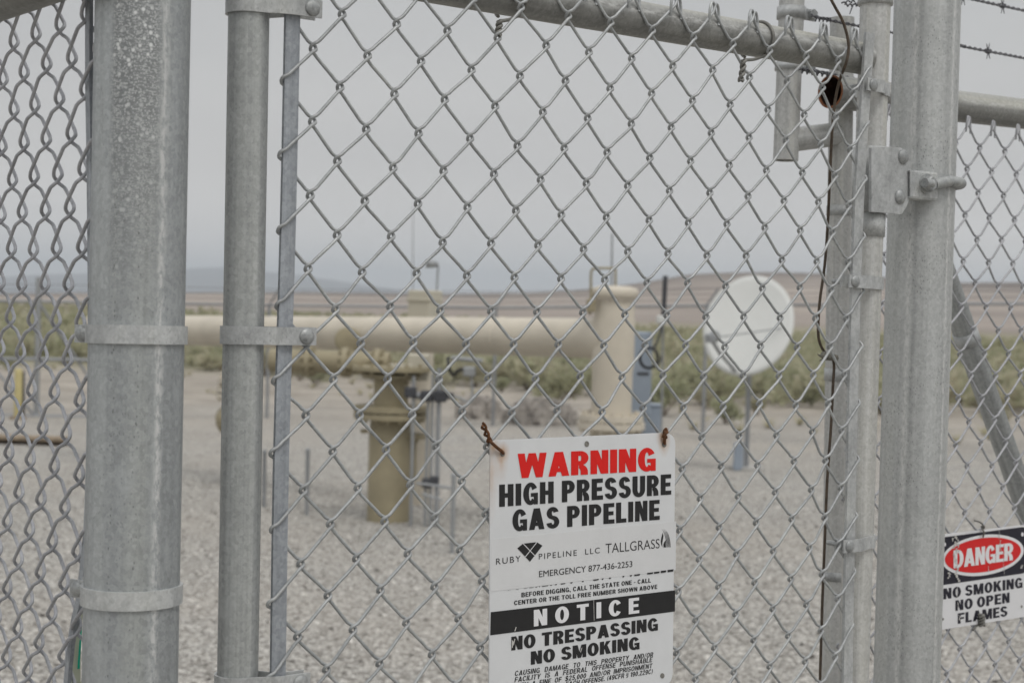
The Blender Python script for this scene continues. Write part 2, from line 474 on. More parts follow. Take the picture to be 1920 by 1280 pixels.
# ------------------------------------------------------------------ terrain
def horizon_y(px): return 640 - FOC * math.tan(PITCH) + (px - 960) * math.tan(ROLL)
EDGE = [(-3000, 560), (-1200, 556), (0, 549), (350, 548), (560, 547.5), (700, 549), (830, 551.5), (1000, 550), (1100, 544), (1200, 533), (1290, 519.5), (1350, 517), (1450, 517), (1540, 520), (1700, 530), (1800, 537), (1920, 537), (2600, 560), (4500, 570)]
def edge_h(px, r):
    y = np.interp(px, [q[0] for q in EDGE], [q[1] for q in EDGE])
    return (horizon_y(np.clip(px, -800, 2700)) - y) / FOC * r
def smooth(a, b, x):
    t = np.clip((x - a) / (b - a), 0, 1); return t * t * (3 - 2 * t)
def near_h(y): return -0.0217 * np.minimum(np.maximum(y, -20), 45) - 0.0217 * 20 * (1 - np.exp(-np.maximum(y - 45, 0) / 20))
def ground_h(x, y):
    r = math.hypot(x, y)
    h = float(near_h(y))
    if y > 1:
        px = 960 + FOC * x / y
        t = float(smooth(120, 2600, r))
        tgt = float(edge_h(px, 2600)) + EYE
        h = h * (1 - t) + tgt * t
        if r > 2600: h = tgt + (-90 - tgt) * float(smooth(2600, 5000, r))
        h += 3.0 * t * (1 - t) * math.sin(x * .013 + y * .004) * min(1, r / 900)
    return h
gb = MB()
angs = np.concatenate([np.linspace(-180, -32, 38)[:-1], np.linspace(-32, 32, 129), np.linspace(32, 180, 38)[1:-1]])
rad = np.concatenate([[0.0], np.geomspace(0.8, 60, 42), np.geomspace(64, 2600, 46)[1:], np.geomspace(2650, 19000, 14)])
V = []
for r in rad:
    for a in angs:
        x, y = r * math.sin(math.radians(a)), r * math.cos(math.radians(a))
        V.append((x, y, ground_h(x, y)))
na = len(angs)
F = []
for i in range(len(rad) - 1):
    for k in range(na):
        l = (k + 1) % na
        F.append((i * na + k, i * na + l, (i + 1) * na + l, (i + 1) * na + k)[::-1])
gb.add(V, F, True)
t = NT('ground_gravel_dirt_plain')
geo = t.n.new("ShaderNodeNewGeometry")
pos = geo.outputs["Position"]
sx = t.n.new("ShaderNodeSeparateXYZ"); t.l.new(pos, sx.inputs[0])
vl = t.n.new("ShaderNodeVectorMath"); vl.operation = 'LENGTH'; t.l.new(pos, vl.inputs[0])
dist = vl.outputs["Value"]
cell = t.voro(pos, 48, "Color"); cd = t.voro(pos, 48)
cell2 = t.voro(pos, 27, "Color"); cd2 = t.voro(pos, 27)
bw = t.n.new("ShaderNodeSeparateColor"); t.l.new(cell, bw.inputs[0])
bw2 = t.n.new("ShaderNodeSeparateColor"); t.l.new(cell2, bw2.inputs[0])
grav = t.ramp(bw.outputs[0], [(0.0, lin(106, 103, 98)), (0.22, lin(152, 149, 143)), (0.55, lin(185, 181, 174)), (0.85, lin(207, 204, 197)), (1.0, lin(231, 228, 222))])
grav2 = t.ramp(bw2.outputs[1], [(0.0, lin(112, 109, 105)), (0.5, lin(182, 179, 174)), (1.0, lin(220, 217, 212))])
grav = t.mix(t.ramp(cd2, [(0.30, 1.0), (0.42, 0.0)]), grav, grav2)
gaps = t.ramp(cd, [(0.45, 0.0), (0.70, 1.0)])
grav = t.mix(t.math('MULTIPLY', gaps, 0.75), grav, lin(110, 106, 101))
patch = t.noise(pos, 0.45, 4, 0.55)
grav = t.mix(t.ramp(patch, [(0.40, 0.0), (0.66, 0.30)]), grav, lin(176, 168, 158))
dirt = t.ramp(t.noise(pos, 0.9, 6, 0.6), [(0.30, lin(142, 135, 125)), (0.5, lin(168, 160, 149)), (0.70, lin(190, 182, 171))])
def wobble(sc, amp):
    return t.math('ADD', dist, t.math('MULTIPLY', t.math('SUBTRACT', t.noise(pos, sc, 3), 0.5), amp))
d1 = t.n.new("ShaderNodeMapRange"); d1.inputs[1].default_value = 20; d1.inputs[2].default_value = 36; t.l.new(wobble(0.25, 14), d1.inputs[0])
c = t.mix(d1.outputs[0], grav, dirt)
field = t.ramp(t.noise(pos, 0.22, 5, 0.6), [(0.3, lin(128, 128, 98)), (0.55, lin(150, 147, 118)), (0.75, lin(172, 160, 140))])
d2 = t.n.new("ShaderNodeMapRange"); d2.inputs[1].default_value = 48; d2.inputs[2].default_value = 62; t.l.new(wobble(0.1, 16), d2.inputs[0])
c = t.mix(d2.outputs[0], c, field)
plainc = t.ramp(t.noise(t.coords((0.016, 0.008, 0.02), kind="Object"), 1.0, 5, 0.6), [(0.3, lin(136, 127, 120)), (0.5, lin(154, 144, 136)), (0.7, lin(168, 158, 148))])
d3 = t.n.new("ShaderNodeMapRange"); d3.inputs[1].default_value = 150; d3.inputs[2].default_value = 240; t.l.new(wobble(0.01, 120), d3.inputs[0])
c = t.mix(d3.outputs[0], c, plainc)
hillc = t.ramp(t.noise(t.coords((0.006, 0.006, 0.02), kind="Object"), 1.0, 6, 0.65), [(0.3, lin(82, 74, 69)), (0.5, lin(102, 93, 87)), (0.7, lin(120, 110, 102))])
d4 = t.n.new("ShaderNodeMapRange"); d4.inputs[1].default_value = 900; d4.inputs[2].default_value = 1900; t.l.new(wobble(0.003, 500), d4.inputs[0])
c = t.mix(d4.outputs[0], c, hillc)
t.col(c)
hgt = t.math('SUBTRACT', 1.0, t.math('MINIMUM', cd, 1.0))
bn = t.n.new("ShaderNodeBump"); bn.inputs["Strength"].default_value = 0.8; bn.inputs["Distance"].default_value = 0.02
t.l.new(hgt, bn.inputs["Height"]); t.l.new(bn.outputs[0], t.p.inputs["Normal"])
M['ground'] = t.set(0.92, 0.0, 0.2)
tag(gb.build('ground', M['ground']), kind='structure')

def drop(px, py_guess, z):
    """ground point under pixel column at depth z"""
    p = at(px, py_guess, z); return np.array([p[0], p[1], ground_h(p[0], p[1])])

# far mountains
MOUNT = [(-2600, 552), (-1500, 540), (-700, 530), (-300, 526), (0, 519), (60, 516), (110, 514), (170, 511), (250, 509), (320, 507), (370, 503), (410, 502), (460, 507), (520, 511), (570, 516), (610, 522), (650, 529), (700, 536), (745, 541), (800, 546), (860, 551), (1000, 560), (1300, 580)]
mb = MB()
ZM = 15000.0
cols = np.arange(-2600, 1301, 20)
rngm = np.random.default_rng(3)
rows = []
prof = np.interp(cols, [q[0] for q in MOUNT], [q[1] for q in MOUNT])
jit = np.convolve(rngm.normal(0, 1.5, len(cols) + 8), np.ones(3) / 3, 'same')[4:-4]
V = []; F = []
K = 9
for i, px in enumerate(cols):
    top = at(px, prof[i] + jit[i], ZM)
    for k in range(K):
        s_ = k / (K - 1)
        depth = (k - (K - 1) / 2) * 500
        hh = 1 - abs(2 * s_ - 1) ** 1.4
        zz = -120 + (top[2] + 120) * hh * (1 if abs(2 * s_ - 1) < .01 else 0.9 + 0.1 * rngm.random())
        V.append((top[0] * (1 + depth / ZM), top[1] + depth, zz))
for i in range(len(cols) - 1):
    for k in range(K - 1):
        a = i * K + k
        F.append((a, a + K, a + K + 1, a + 1))
mb.add(V, F, True)
M['mount'] = plain('far_mountain_rock', lin(112, 108, 104), 0.95, 0, 0.25, 0.002)
tag(mb.build('mountains', M['mount']), kind='structure')

# ------------------------------------------------------------------ chain link
def chain_link(o, gv, nv, vv, w, h, k0, k1, top, bottom, r=0.00190, t=0.0040, sides=7, warp=None, seed=1, e=0.0030, kx=0.0030, ky=0.0056, jitter=0.0010):
    m = MB()
    rr = np.random.default_rng(seed)
    jt = {}
    def J(c2, r2):
        if (c2, r2) not in jt: jt[(c2, r2)] = rr.normal(0, jitter, 2)
        return jt[(c2, r2)]
    L = math.hypot(w / 2 - 2 * kx, h / 2 - 2 * ky); lx, ly = (w / 2 - 2 * kx) / L, (h / 2 - 2 * ky) / L
    q0 = int(round(top * 2)); q1 = int(round(bottom * 2))
    for k in range(k0, k1 + 1):
        P = []; sub = []
        for q in range(q0, q1 + 1):
            integer_row = (q % 2 == 0)
            left = integer_row == (k % 2 == 0)
            c2 = k if left else k + 1
            x = (warp(c2 / 2) if warp else c2 / 2) * w
            y = q * h / 2
            jx, jy = J(c2, q); x += jx; y += jy
            s = 1 if left else -1                       # legs leave towards +x from a left bend
            dA = -t if left else t
            if q == q0:                                  # knuckled end hooked over its neighbour
                P += [(x - s * .0125, y + .019, -s * t * 1.2), (x - s * .0145, y + .004, -s * t * 1.8), (x - s * .0095, y - .0065, -s * t * 1.2), (x - s * .001, y - .0055, 0.0)]
                sub += [2, 2, 2, 2]
                P += [(x + s * .0055, y + .0055, -dA * .9)]; sub += [2]
                continue
            P += [(x + s * (kx + .007 * lx), y - ky - .007 * ly, dA), (x + s * kx, y - ky, dA * .92), (x - s * e * .70, y - ky * .5, dA * .5), (x - s * e, y, 0.0), (x - s * e * .70, y + ky * .5, -dA * .5), (x + s * kx, y + ky, -dA * .92), (x + s * (kx + .007 * lx), y + ky + .007 * ly, -dA)]
            sub += [2, 2, 2, 2, 2, 2, 1]
        P = np.array(P)
        C = catmull(P, sub[:len(P) - 1])
        W = o + C[:, :1] * gv + C[:, 1:2] * vv + C[:, 2:3] * nv
        m.tube(W, r, sides, True, True, up=nv)
    return m
gate_warp = lambda c: c if c < 10.5 else 10.5 + (c - 10.5) * 0.90

# ------------------------------------------------------------------ left gate post
def post_line(px0, py0, px1, py1, z, zt, zb=0.0):
    """axis of a post through two picture points at depth z, run from height zb to zt"""
    A = at(px0, py0, z); B = at(px1, py1, z)
    d = (A - B) / (A[2] - B[2])
    return B + d * (zb - B[2]), B + d * (zt - B[2]), (A - B) / np.linalg.norm(A - B)

def hex_bolt(m, c, axis, r=0.0075, length=0.006, dome=True):
    c = np.asarray(c, float)
    if dome:
        m.lathe(c, axis, [(0, r * 1.08), (length * .12, r * 1.10), (length * .40, r * .92), (length * .60, r * .62), (length * .70, r * .28), (length * .72, 0.0001)], 24)
    else:
        m.lathe(c, axis, [(0, r), (length, r), (length, 0.0001)], 6, False)

def round_band(m, c, up, r, h, th=0.0028, a0=0, a1=2 * math.pi, ref=None, nseg=48):
    """a strap round a tube"""
    up = up / np.linalg.norm(up)
    ref = ref - (ref @ up) * up; ref = ref / np.linalg.norm(ref)
    b = np.cross(up, ref)
    A = np.linspace(a0, a1, nseg)
    D = np.cos(A)[:, None] * ref + np.sin(A)[:, None] * b
    m.ribbon(c + D * (r + th / 2), D, th, up, h)

ZP = 1.475
PR = 0.0456
pb, pt, pup = post_line(268.5, 0, 244, 1280, ZP, 2.35, -0.1)
gp_ = thing('gate_post', 'thick round galvanised post with two pale bands, blotched near the top, left of the gate', 'fence post', pb + np.array([0, 0, .1]))
MB().tube([pb + (pt - pb) * s_ for s_ in np.linspace(0, 1, 12)], PR, 64).build('post_tube', M['post'], gp_)
for (px, py) in ((250, 627), (245, 1112)):
    c0 = at(px, py, ZP)
    c0 = pb + (pt - pb) * ((c0[2] - pb[2]) / (pt[2] - pb[2]))
    m = MB()
    toL = np.array([-.88, .47, 0.0]); toL -= (toL @ pup) * pup; toL /= np.linalg.norm(toL)   # tab points to the fence side
    side = np.cross(pup, toL)
    c1 = c0
    m_h = 0.0178
    round_band(m, c1, pup, PR, m_h, 0.003, math.radians(12), math.radians(348), toL, 64)
    for sgn in (1, -1):
        d0 = math.cos(math.radians(12)) * toL + sgn * math.sin(math.radians(12)) * side
        p0 = c1 + d0 * (PR + .0015)
        p1 = c1 + toL * (PR + .026) + sgn * side * 0.0085
        m.ribbon([p0, c1 + toL * (PR + .008) + sgn * side * .0088, p1], side * sgn, 0.003, pup, m_h)
    bnd = m.build('tension_band', M['band'], gp_)
    bm_ = MB()
    vis = side if side @ np.array([0.3, -1, 0]) > 0 else -side
    hex_bolt(bm_, c1 + toL * (PR + .016) + vis * .0102, vis, .0072, .006)
    bm_.build('bolt', M['bolt'], bnd)

# ------------------------------------------------------------------ left fence
lf_base = np.array([LO[0], LO[1], 0.0])
lf = thing('chain_link_fence', 'chain link fence running back at the left edge, seen almost edge on', 'fence', lf_base)
chain_link(LO, lg, -LN, LV, 0.0745, 0.0772, -34, 8, -1, 22, seed=5, t=0.0062, e=0.0044, kx=0.0042, ky=0.0078, r=0.0020).build('chain_link_mesh', M['wire_dull'], lf)
ra = lp(0, -1, 0.03); rb_ = lp(95, -36, 0.03)
rd = (rb_ - ra) / np.linalg.norm(rb_ - ra)
MB().tube([ra - rd * 1.6, ra, rb_ + rd * 0.12], 0.0225, 40).build('top_rail', galvanised('dark_left_rail', (0.20, 0.20, 0.185), across=60, along=4, pits=.2), lf)
mbar = MB()
bp = [lp(167.5, -40), lp(167.2, 150), lp(170, 330), lp(172, 650), lp(166, 950), lp(157, 1060), lp(148, 1130), lp(142, 1155), lp(133, 1210), lp(126, 1280), lp(119, 1350)]
mbar.ribbon(catmull(bp, 3), LN, 0.004, lg, 0.012)
mbar.build('tension_bar', M['bar'], lf)
back = lp(10, 600, 0.03) - lg * 1.55
MB().tube([np.array([back[0], back[1], -0.1]), np.array([back[0], back[1], 2.3])], 0.03, 32).build('line_post', M['tube'], lf)

# plastic marker stake behind the thick post
mk_b = at(136, 1290, 1.62)
mk = thing('marker_stake', 'pale plastic marker stake with a teal stripe, half hidden by the thick left post', 'marker', np.array([mk_b[0], mk_b[1], 0.0]))
pl = [at(153.2, 1128, 1.60), at(150.5, 1150, 1.60), at(147, 1180, 1.60), at(143.4, 1230, 1.60), at(141.2, 1285, 1.60), at(139, 1500, 1.61)]
pl.append(np.array([pl[-1][0], pl[-1][1], 0.0]))
pc = catmull(pl, 4)
wd = np.array([0.85, 0.45, 0.2]); wd /= np.linalg.norm(wd)
nrm_mk = np.cross(wd, [0, 0, 1.0]); nrm_mk /= np.linalg.norm(nrm_mk)
wid = np.interp(np.arange(len(pc)), [0, 4, 8, 12, 16, len(pc)], [0.0005, 0.0024, 0.0035, 0.0042, 0.0052, 0.0075])
mm = MB()
V = []; F = []
for p, q in zip(pc, wid):
    for a, b in ((-1, -1), (1, -1), (1, 1), (-1, 1)): V.append(p + wd * a * q + nrm_mk * b * .0015)
for i in range(len(pc) - 1):
    for k in range(4): F.append((i * 4 + k, i * 4 + (k + 1) % 4, i * 4 + 4 + (k + 1) % 4, i * 4 + 4 + k))
F += [(0, 1, 2, 3), tuple(len(V) - 4 + k for k in (3, 2, 1, 0))]
mm.add(V, F, False)
mm.build('stake_blade', M['marker'], mk)
st = [at(152.2, 1172, 1.597), at(150.0, 1205, 1.597), at(148.2, 1235, 1.597), at(147.4, 1253, 1.597)]
V = []; F = []
for p, q in zip(st, (.0003, .0008, .0012, .0013)):
    V += [p - wd * q - nrm_mk * 0.0, p + wd * .0012]
for i in range(3): F.append((2 * i, 2 * i + 1, 2 * i + 3, 2 * i + 2))
MB().add(V, F, False).build('teal_stripe', M['teal'], mk)

# ------------------------------------------------------------------ the gate
TD = 0.027                                               # frame tubes stand this far behind the wire
TR = 0.0212
gt_base = onplane(446, 1270, TD); gt_base = np.array([gt_base[0], gt_base[1], 0.05])
gate = thing('chain_link_gate', 'chain link gate in a galvanised pipe frame, carrying the gas pipeline warning sign', 'gate', gt_base)
def axis_through(pa, pb2, z_lo, z_hi):
    d = (pa - pb2) / (pa[2] - pb2[2]); return pb2 + d * (z_lo - pb2[2]), pb2 + d * (z_hi - pb2[2])
GB = 0.12
rail_a = onplane(960, -5, TD); rail_b = onplane(1617, 110, TD)
rdv = (rail_b - rail_a) / np.linalg.norm(rail_b - rail_a)
l0, l1 = axis_through(onplane(466, 60, TD), onplane(445.5, 1270, TD), GB, 2.06)
lup = (l1 - l0) / np.linalg.norm(l1 - l0)
MB().tube([l0 + (l1 - l0) * q for q in np.linspace(0, 1, 10)], TR, 48).build('frame_upright', M['tube'], gate)
r0, r1 = axis_through(onplane(1641, 20, TD), onplane(1600.5, 1270, TD), GB, 2.13)
rup = (r1 - r0) / np.linalg.norm(r1 - r0)
MB().tube([r0 + (r1 - r0) * q for q in np.linspace(0, 1, 10)], TR, 48).build('frame_upright', M['tube_pale'], gate)
tl = ((l0 - rail_b) @ rdv); tr_ = ((r0 - rail_b) @ rdv)
topr_r = rail_b + rdv * 0.004
topr_l = rail_b + rdv * (((onplane(468, -95, TD)) - rail_b) @ rdv)
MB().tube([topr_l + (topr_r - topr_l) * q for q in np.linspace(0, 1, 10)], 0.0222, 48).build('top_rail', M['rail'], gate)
bt = np.array([0, 0, 1.0])
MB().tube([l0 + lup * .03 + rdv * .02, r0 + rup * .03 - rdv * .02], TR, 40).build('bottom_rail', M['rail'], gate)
chain_link(GO, g, GN, GV, 0.06693, 0.0772, -3, 23, -2.5, 20.5, warp=gate_warp, seed=2).build('chain_link_mesh', M['wire'], gate)
# tension bars threaded through the end loops
def flat_bar(pts, wv, nv, wdt, th, name, mat, parent):
    m = MB(); m.ribbon(catmull(pts, 3), nv, th, wv, wdt)
    return m.build(name, mat, parent)
for pts in ([onplane(549.5, -60, .0), onplane(546.5, 100, .0), onplane(539.5, 430, .0), onplane(527, 854, .0), onplane(520.5, 1275, .0), onplane(516.5, 1500, 0), onplane(512, 2100, 0)],):
    pts[-1] = pts[-1] * 1.0
    flat_bar([p for p in pts if p[2] > 0.15], g, GN, 0.0165, 0.0045, 'tension_bar', M['bar'], gate)
flat_bar([p for p in [onplane(1630, 62, .0), onplane(1622, 180, .0), onplane(1612, 330, .0), onplane(1603, 560, .0), onplane(1595, 900, .0), onplane(1588, 1275, .0), onplane(1584, 1700, 0), onplane(1580, 2300, 0)] if p[2] > .15], g, GN, 0.0175, 0.0045, 'tension_bar', M['band'], gate)

def gate_band(ax0, ax1, up, px, py, tab_dir, tab_len, h, name='tension_band', nut=False):
    """strap round a frame tube with two tabs gripping the tension bar"""
    c0 = onplane(px, py, TD)
    c0 = ax0 + (ax1 - ax0) * ((c0[2] - ax0[2]) / (ax1[2] - ax0[2]))
    td = tab_dir - (tab_dir @ up) * up; td /= np.linalg.norm(td)
    fr = np.cross(up, td); fr = fr if fr @ GN < 0 else -fr      # towards the viewer
    m = MB()
    th = 0.0026
    A = np.linspace(math.radians(88), math.radians(360 - 60), 44)
    sgn = 1
    D = [math.cos(a) * td + math.sin(a) * fr for a in A]
    pts = [c0 + d * (TR + th / 2 + .0004) for d in D]
    nrm = list(D)
    front = [c0 + td * tab_len * q + fr * o for q, o in ((1.0, .0352), (1 - .034 / tab_len, .0350), ((1 - .034 / tab_len) * .6, .0310), ((1 - .034 / tab_len) * .3, .0256))]
    pts = front + pts
    nrm = [fr] * 4 + nrm
    backp = [c0 + td * q * tab_len + fr * .0205 for q in (.55, 1.0)]
    pts = pts + backp; nrm = nrm + [-fr] * 2
    m.ribbon(pts, nrm, th, up, h)
    bnd = m.build(name, M['band'], gate)
    b = MB()
    bc = c0 + td * (tab_len - .0115) + fr * (.0352 + th / 2)
    hex_bolt(b, bc, fr, .0078, .0052)
    if nut:
        b.lathe(c0 + td * (tab_len - .0115) + fr * .019, -fr, [(0, .007), (.006, .007), (.006, .0038), (.022, .0038), (.022, .0001)], 8, False)
    b.build('bolt', M['bolt'], bnd)
for (px, py) in ((466, 12), (455, 628), (445, 1278)):
    gate_band(l0, l1, lup, px, py, g, 0.066, 0.0185)
gate_band(r0, r1, rup, 1645, 172, -g, 0.052, 0.0175, nut=True)
gate_band(r0, r1, rup, 1624, 531, -g, 0.076, 0.0175, nut=True)
gate_band(r0, r1, rup, 1610, 1012, -g, 0.070, 0.0175, nut=True)

# hinge: plate and sleeve on the gate upright
def on_axis(a0, a1, z): return a0 + (a1 - a0) * ((z - a0[2]) / (a1[2] - a0[2]))
def sleeve(px, y0, y1, rad_, name, mat, parent, a0, a1, plane=TD):
    zt = onplane(px, y0, plane)[2]; zb = onplane(px, y1, plane)[2]
    A, B = on_axis(a0, a1, zb), on_axis(a0, a1, zt)
    m = MB()
    ax = (B - A)
    m.lathe(A, ax, [(0, rad_ - .004), (0, rad_), (np.linalg.norm(ax), rad_), (np.linalg.norm(ax), rad_ - .004)], 48)
    return m.build(name, mat, parent)
sleeve(1640, -8, 10, 0.0245, 'end_collar', M['band'], gate, r0, r1)
hz1 = sleeve(1635, 277, 399, 0.0242, 'hinge', M['band'], gate, r0, r1)
sleeve(1630, 401, 444, 0.0236, 'hinge_sleeve', M['band'], gate, r0, r1)
# flat wing of the hinge reaching across to the post
m = MB()
fr = -GN
def wing_poly(pxs, d0, d1):
    return [onplane(px, py, d0) for px, py in pxs], [onplane(px, py, d0) + GN * (d1 - d0) for px, py in pxs]
def slab(m, pxs, d0, d1):
    A, B = wing_poly(pxs, d0, d1)
    k = len(pxs)
    m.add(A + B, [list(range(k))[::-1], list(range(k, 2 * k))] + [(i, (i + 1) % k, k + (i + 1) % k, k + i) for i in range(k)], False)
slab(m, [(1634, 277), (1672, 275), (1690, 277), (1700, 287), (1707, 305), (1708, 322), (1706, 372), (1699, 389), (1690, 402), (1672, 400), (1634, 397)], -0.002, 0.003)
wing = m.build('hinge_wing', M['band'], gate)
for (px, py) in ((1693, 294), (1687, 369)):
    b = MB(); hex_bolt(b, onplane(px, py, -0.002), fr, .0098, .008); b.build('bolt', M['bolt'], wing)
# U bracket with nut and threaded end
m = MB()
cA = onplane(1706, 345, -0.006); cB = onplane(1757, 350, -0.006)
wv = cB - cA; hv = onplane(1706, 320, -0.006) - onplane(1706, 369, -0.006)
m.box((cA + cB) / 2, wv / 2, GN * .0016, hv / 2, .001)
for s_ in (1, -1):
    m.box((cA + cB) / 2 + s_ * hv / 2 + GN * .012, wv / 2, GN * .0125, hv / np.linalg.norm(hv) * .0016, .0008)
m.build('hinge_bracket', M['band'], gate)
m = MB()
nb = onplane(1736, 345, -0.0076)
m.lathe(nb, fr, [(0, .0145), (.0022, .0145), (.0022, .0001)], 28, False)
m.lathe(nb + fr * .0022, fr, [(0, .0115), (.009, .0115), (.0105, .0095), (.0105, .0001)], 6, False)
ax0 = nb + fr * .006
m.tube([ax0 - g * .0 + fr * .004, ax0 - g * .018 + fr * .006], .0065, 20)
m.build('hinge_nut', M['bolt'], gate)

# wire ties round the top rail
def twist(p0, p1, r, turns, rad_, m, n=40, sides=7):
    p0, p1 = np.asarray(p0, float), np.asarray(p1, float)
    ax = p1 - p0; Ln = np.linalg.norm(ax); ax = ax / Ln
    a = np.cross(ax, [0.3, 0.8, 0.2]); a /= np.linalg.norm(a); b = np.cross(ax, a)
    for ph in (0, math.pi):
        s_ = np.linspace(0, 1, n)
        P = p0 + s_[:, None] * (p1 - p0) + r * (np.cos(s_ * turns * 2 * math.pi + ph)[:, None] * a + np.sin(s_ * turns * 2 * math.pi + ph)[:, None] * b)
        m.tube(P, rad_, sides)
def rail_tie(px, py, kx, ky, tail=None):
    m = MB()
    c0 = onplane(px, py, TD)
    tt = ((c0 - rail_b) @ rdv); c0 = rail_b + rdv * tt
    fr_ = -GN; uu = np.cross(rdv, fr_); uu = uu if uu[2] > 0 else -uu
    A = np.linspace(math.radians(-60), math.radians(250), 36)
    P = [c0 + rdv * .012 * math.cos(a * .5) + (fr_ * math.cos(a) + uu * math.sin(a)) * (0.0222 + .0022) for a in A]
    m.tube(P, .0021, 8)
    k = onplane(kx, ky, 0.0)
    m.tube(catmull([P[0], (P[0] + k) / 2 - uu * .002, k], 4), .0021, 8)
    if tail is not None:
        twist(k, onplane(*tail, 0.0), .0024, 1.6, .0021, m)
    m.build('wire_tie', M['tie'], gate)
rail_tie(952, -6, 937, 40, (934, 68))
rail_tie(1413, 76, 1395, 113, (1389, 153))

# ------------------------------------------------------------------ hinge post on the right
D_HP = 0.045
hb, ht = axis_through(onplane(1739, 0, D_HP), onplane(1699.7, 1280, D_HP), -0.1, 2.6)
hp = thing('gate_post', 'thick pale galvanised post carrying the gate hinge, right of the gate', 'fence post', hb + np.array([0, 0, .1]))
hup = (ht - hb) / np.linalg.norm(ht - hb)
zc = (onplane(1720, 640, D_HP) - CAM) @ FW
HR = 122 / FOC * zc / 2
MB().tube([hb + (ht - hb) * q for q in np.linspace(0, 1, 12)], HR, 64).build('post_tube', M['hinge_post'], hp)
# J bolt: from the bracket round the right side of the post
zb_ = onplane(1760, 347, D_HP)[2]
pc_ = on_axis(hb, ht, zb_)
vr = np.array([1.0, 0, 0]) * .9 + np.array([0, -.25, 0])
m = MB()
A = np.linspace(math.radians(-62), math.radians(70), 26)
ref = RT0; fwd = np.array([0, 1.0, 0])
P = [pc_ + (ref * math.cos(a) + fwd * math.sin(a)) * (HR + .0075) for a in A]
P = [onplane(1750, 346, -.012)] + P
m.tube(catmull(P, 2), .0078, 18)
m.build('hook_bolt', M['bolt'], hp)

# ------------------------------------------------------------------ right fence
rf_base = rp(1570, 1280, .027); rf_base = np.array([rf_base[0], rf_base[1], 0.0])
rf = thing('chain_link_fence', 'chain link fence right of the gate, barbed wire above, carrying the danger sign', 'fence', rf_base)
chain_link(RO, g, RN, RV, 0.067, 0.0772, -8, 62, -1, 22, seed=9, r=0.0019, t=0.0042).build('chain_link_mesh', M['wire_dull'], rf)
RD = 0.030
PB = RD + 0.045
e0, e1 = axis_through(rp(1579, 34, PB), rp(1562, 1280, PB), -0.1, rp(1579, 34, PB)[2])
m = MB()
m.tube([e0, e1], 0.0196, 40, caps=False)
m.lathe(e1, e1 - e0, [(0, .0192), (.0, .0165), (-.03, .0165), (-.03, .0001)], 40, False)
m.build('end_post', M['tube_pale'], rf)
for (px, y0, y1) in ((1572, 385, 404), (1568, 690, 713), (1563, 1070, 1086)):
    zt = rp(px, y0, PB)[2]; zb2 = rp(px, y1, PB)[2]
    A, B = on_axis(e0, e1, zb2), on_axis(e0, e1, zt)
    MB().lathe(A, B - A, [(0, .0186), (0, .0212), (np.linalg.norm(B - A), .0212), (np.linalg.norm(B - A), .0186)], 40).build('post_band', M['band'], rf)
ra = rp(1557, 172, RD); rb2 = rp(1860, 207, RD)
rdr = (rb2 - ra) / np.linalg.norm(rb2 - ra)
m = MB()
RRR = 0.0262
m.lathe(ra, rdr, [(0.0, RRR)] + [(q, RRR) for q in np.linspace(.02, 2.3, 8)], 48)
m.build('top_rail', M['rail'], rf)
m = MB()
m.lathe(ra, rdr, [(-.0003, RRR), (-.0006, RRR - .0032), (0.004, RRR - .0034)], 48)
m.build('cut_pipe_rim', M['rust_rim'], rf)
m = MB()
m.lathe(ra, rdr, [(.002, RRR - .0034), (.12, RRR - .0034), (.12, .0001)], 48)
m.build('pipe_inside', M['rust_inside'], rf)
# stub pipe standing off the end post
s0 = rp(1473, 301, PB); s1 = rp(1487, -60, PB)
SR = 0.0198
m = MB(); m.tube([s0, s1], SR, 40, caps=False); m.lathe(s0, s1 - s0, [(0, SR), (0, SR - .003), (.03, SR - .003)], 40, False)
stub = m.build('standoff_pipe', M['tube_pale'], rf)
MB().lathe(s0 + (s1 - s0) * .03, s0 - s1, [(0, SR - .003), (0, .0001)], 32, False).build('pipe_inside', M['rust_inside'], stub)
MB().tube([rp(1479, 263, PB), rp(1566, 252, PB)], 0.0192, 36).build('standoff_arm', M['tube_pale'], rf)
for y0, y1, ey in ((14, 36, 27), (119, 133, 129)):
    zt = rp(1482, y0, PB)[2]; zb2 = rp(1482, y1, PB)[2]
    A, B = on_axis(s0, s1, zb2), on_axis(s0, s1, zt)
    m = MB(); h_ = np.linalg.norm(B - A)
    m.lathe(A, B - A, [(0, SR), (0, SR + .003), (h_, SR + .003), (h_, SR)], 40)
    c0 = (A + B) / 2
    m.box(c0 + g * (SR + .012) - GN * .010, g * .014, GN * .0016, (B - A) / 2, .001)
    bd = m.build('brace_band', M['band'], rf)
    b = MB(); hex_bolt(b, c0 + g * (SR + .013) - GN * .0116, -GN, .0085, .007, False); b.build('bolt', M['bolt'], bd)
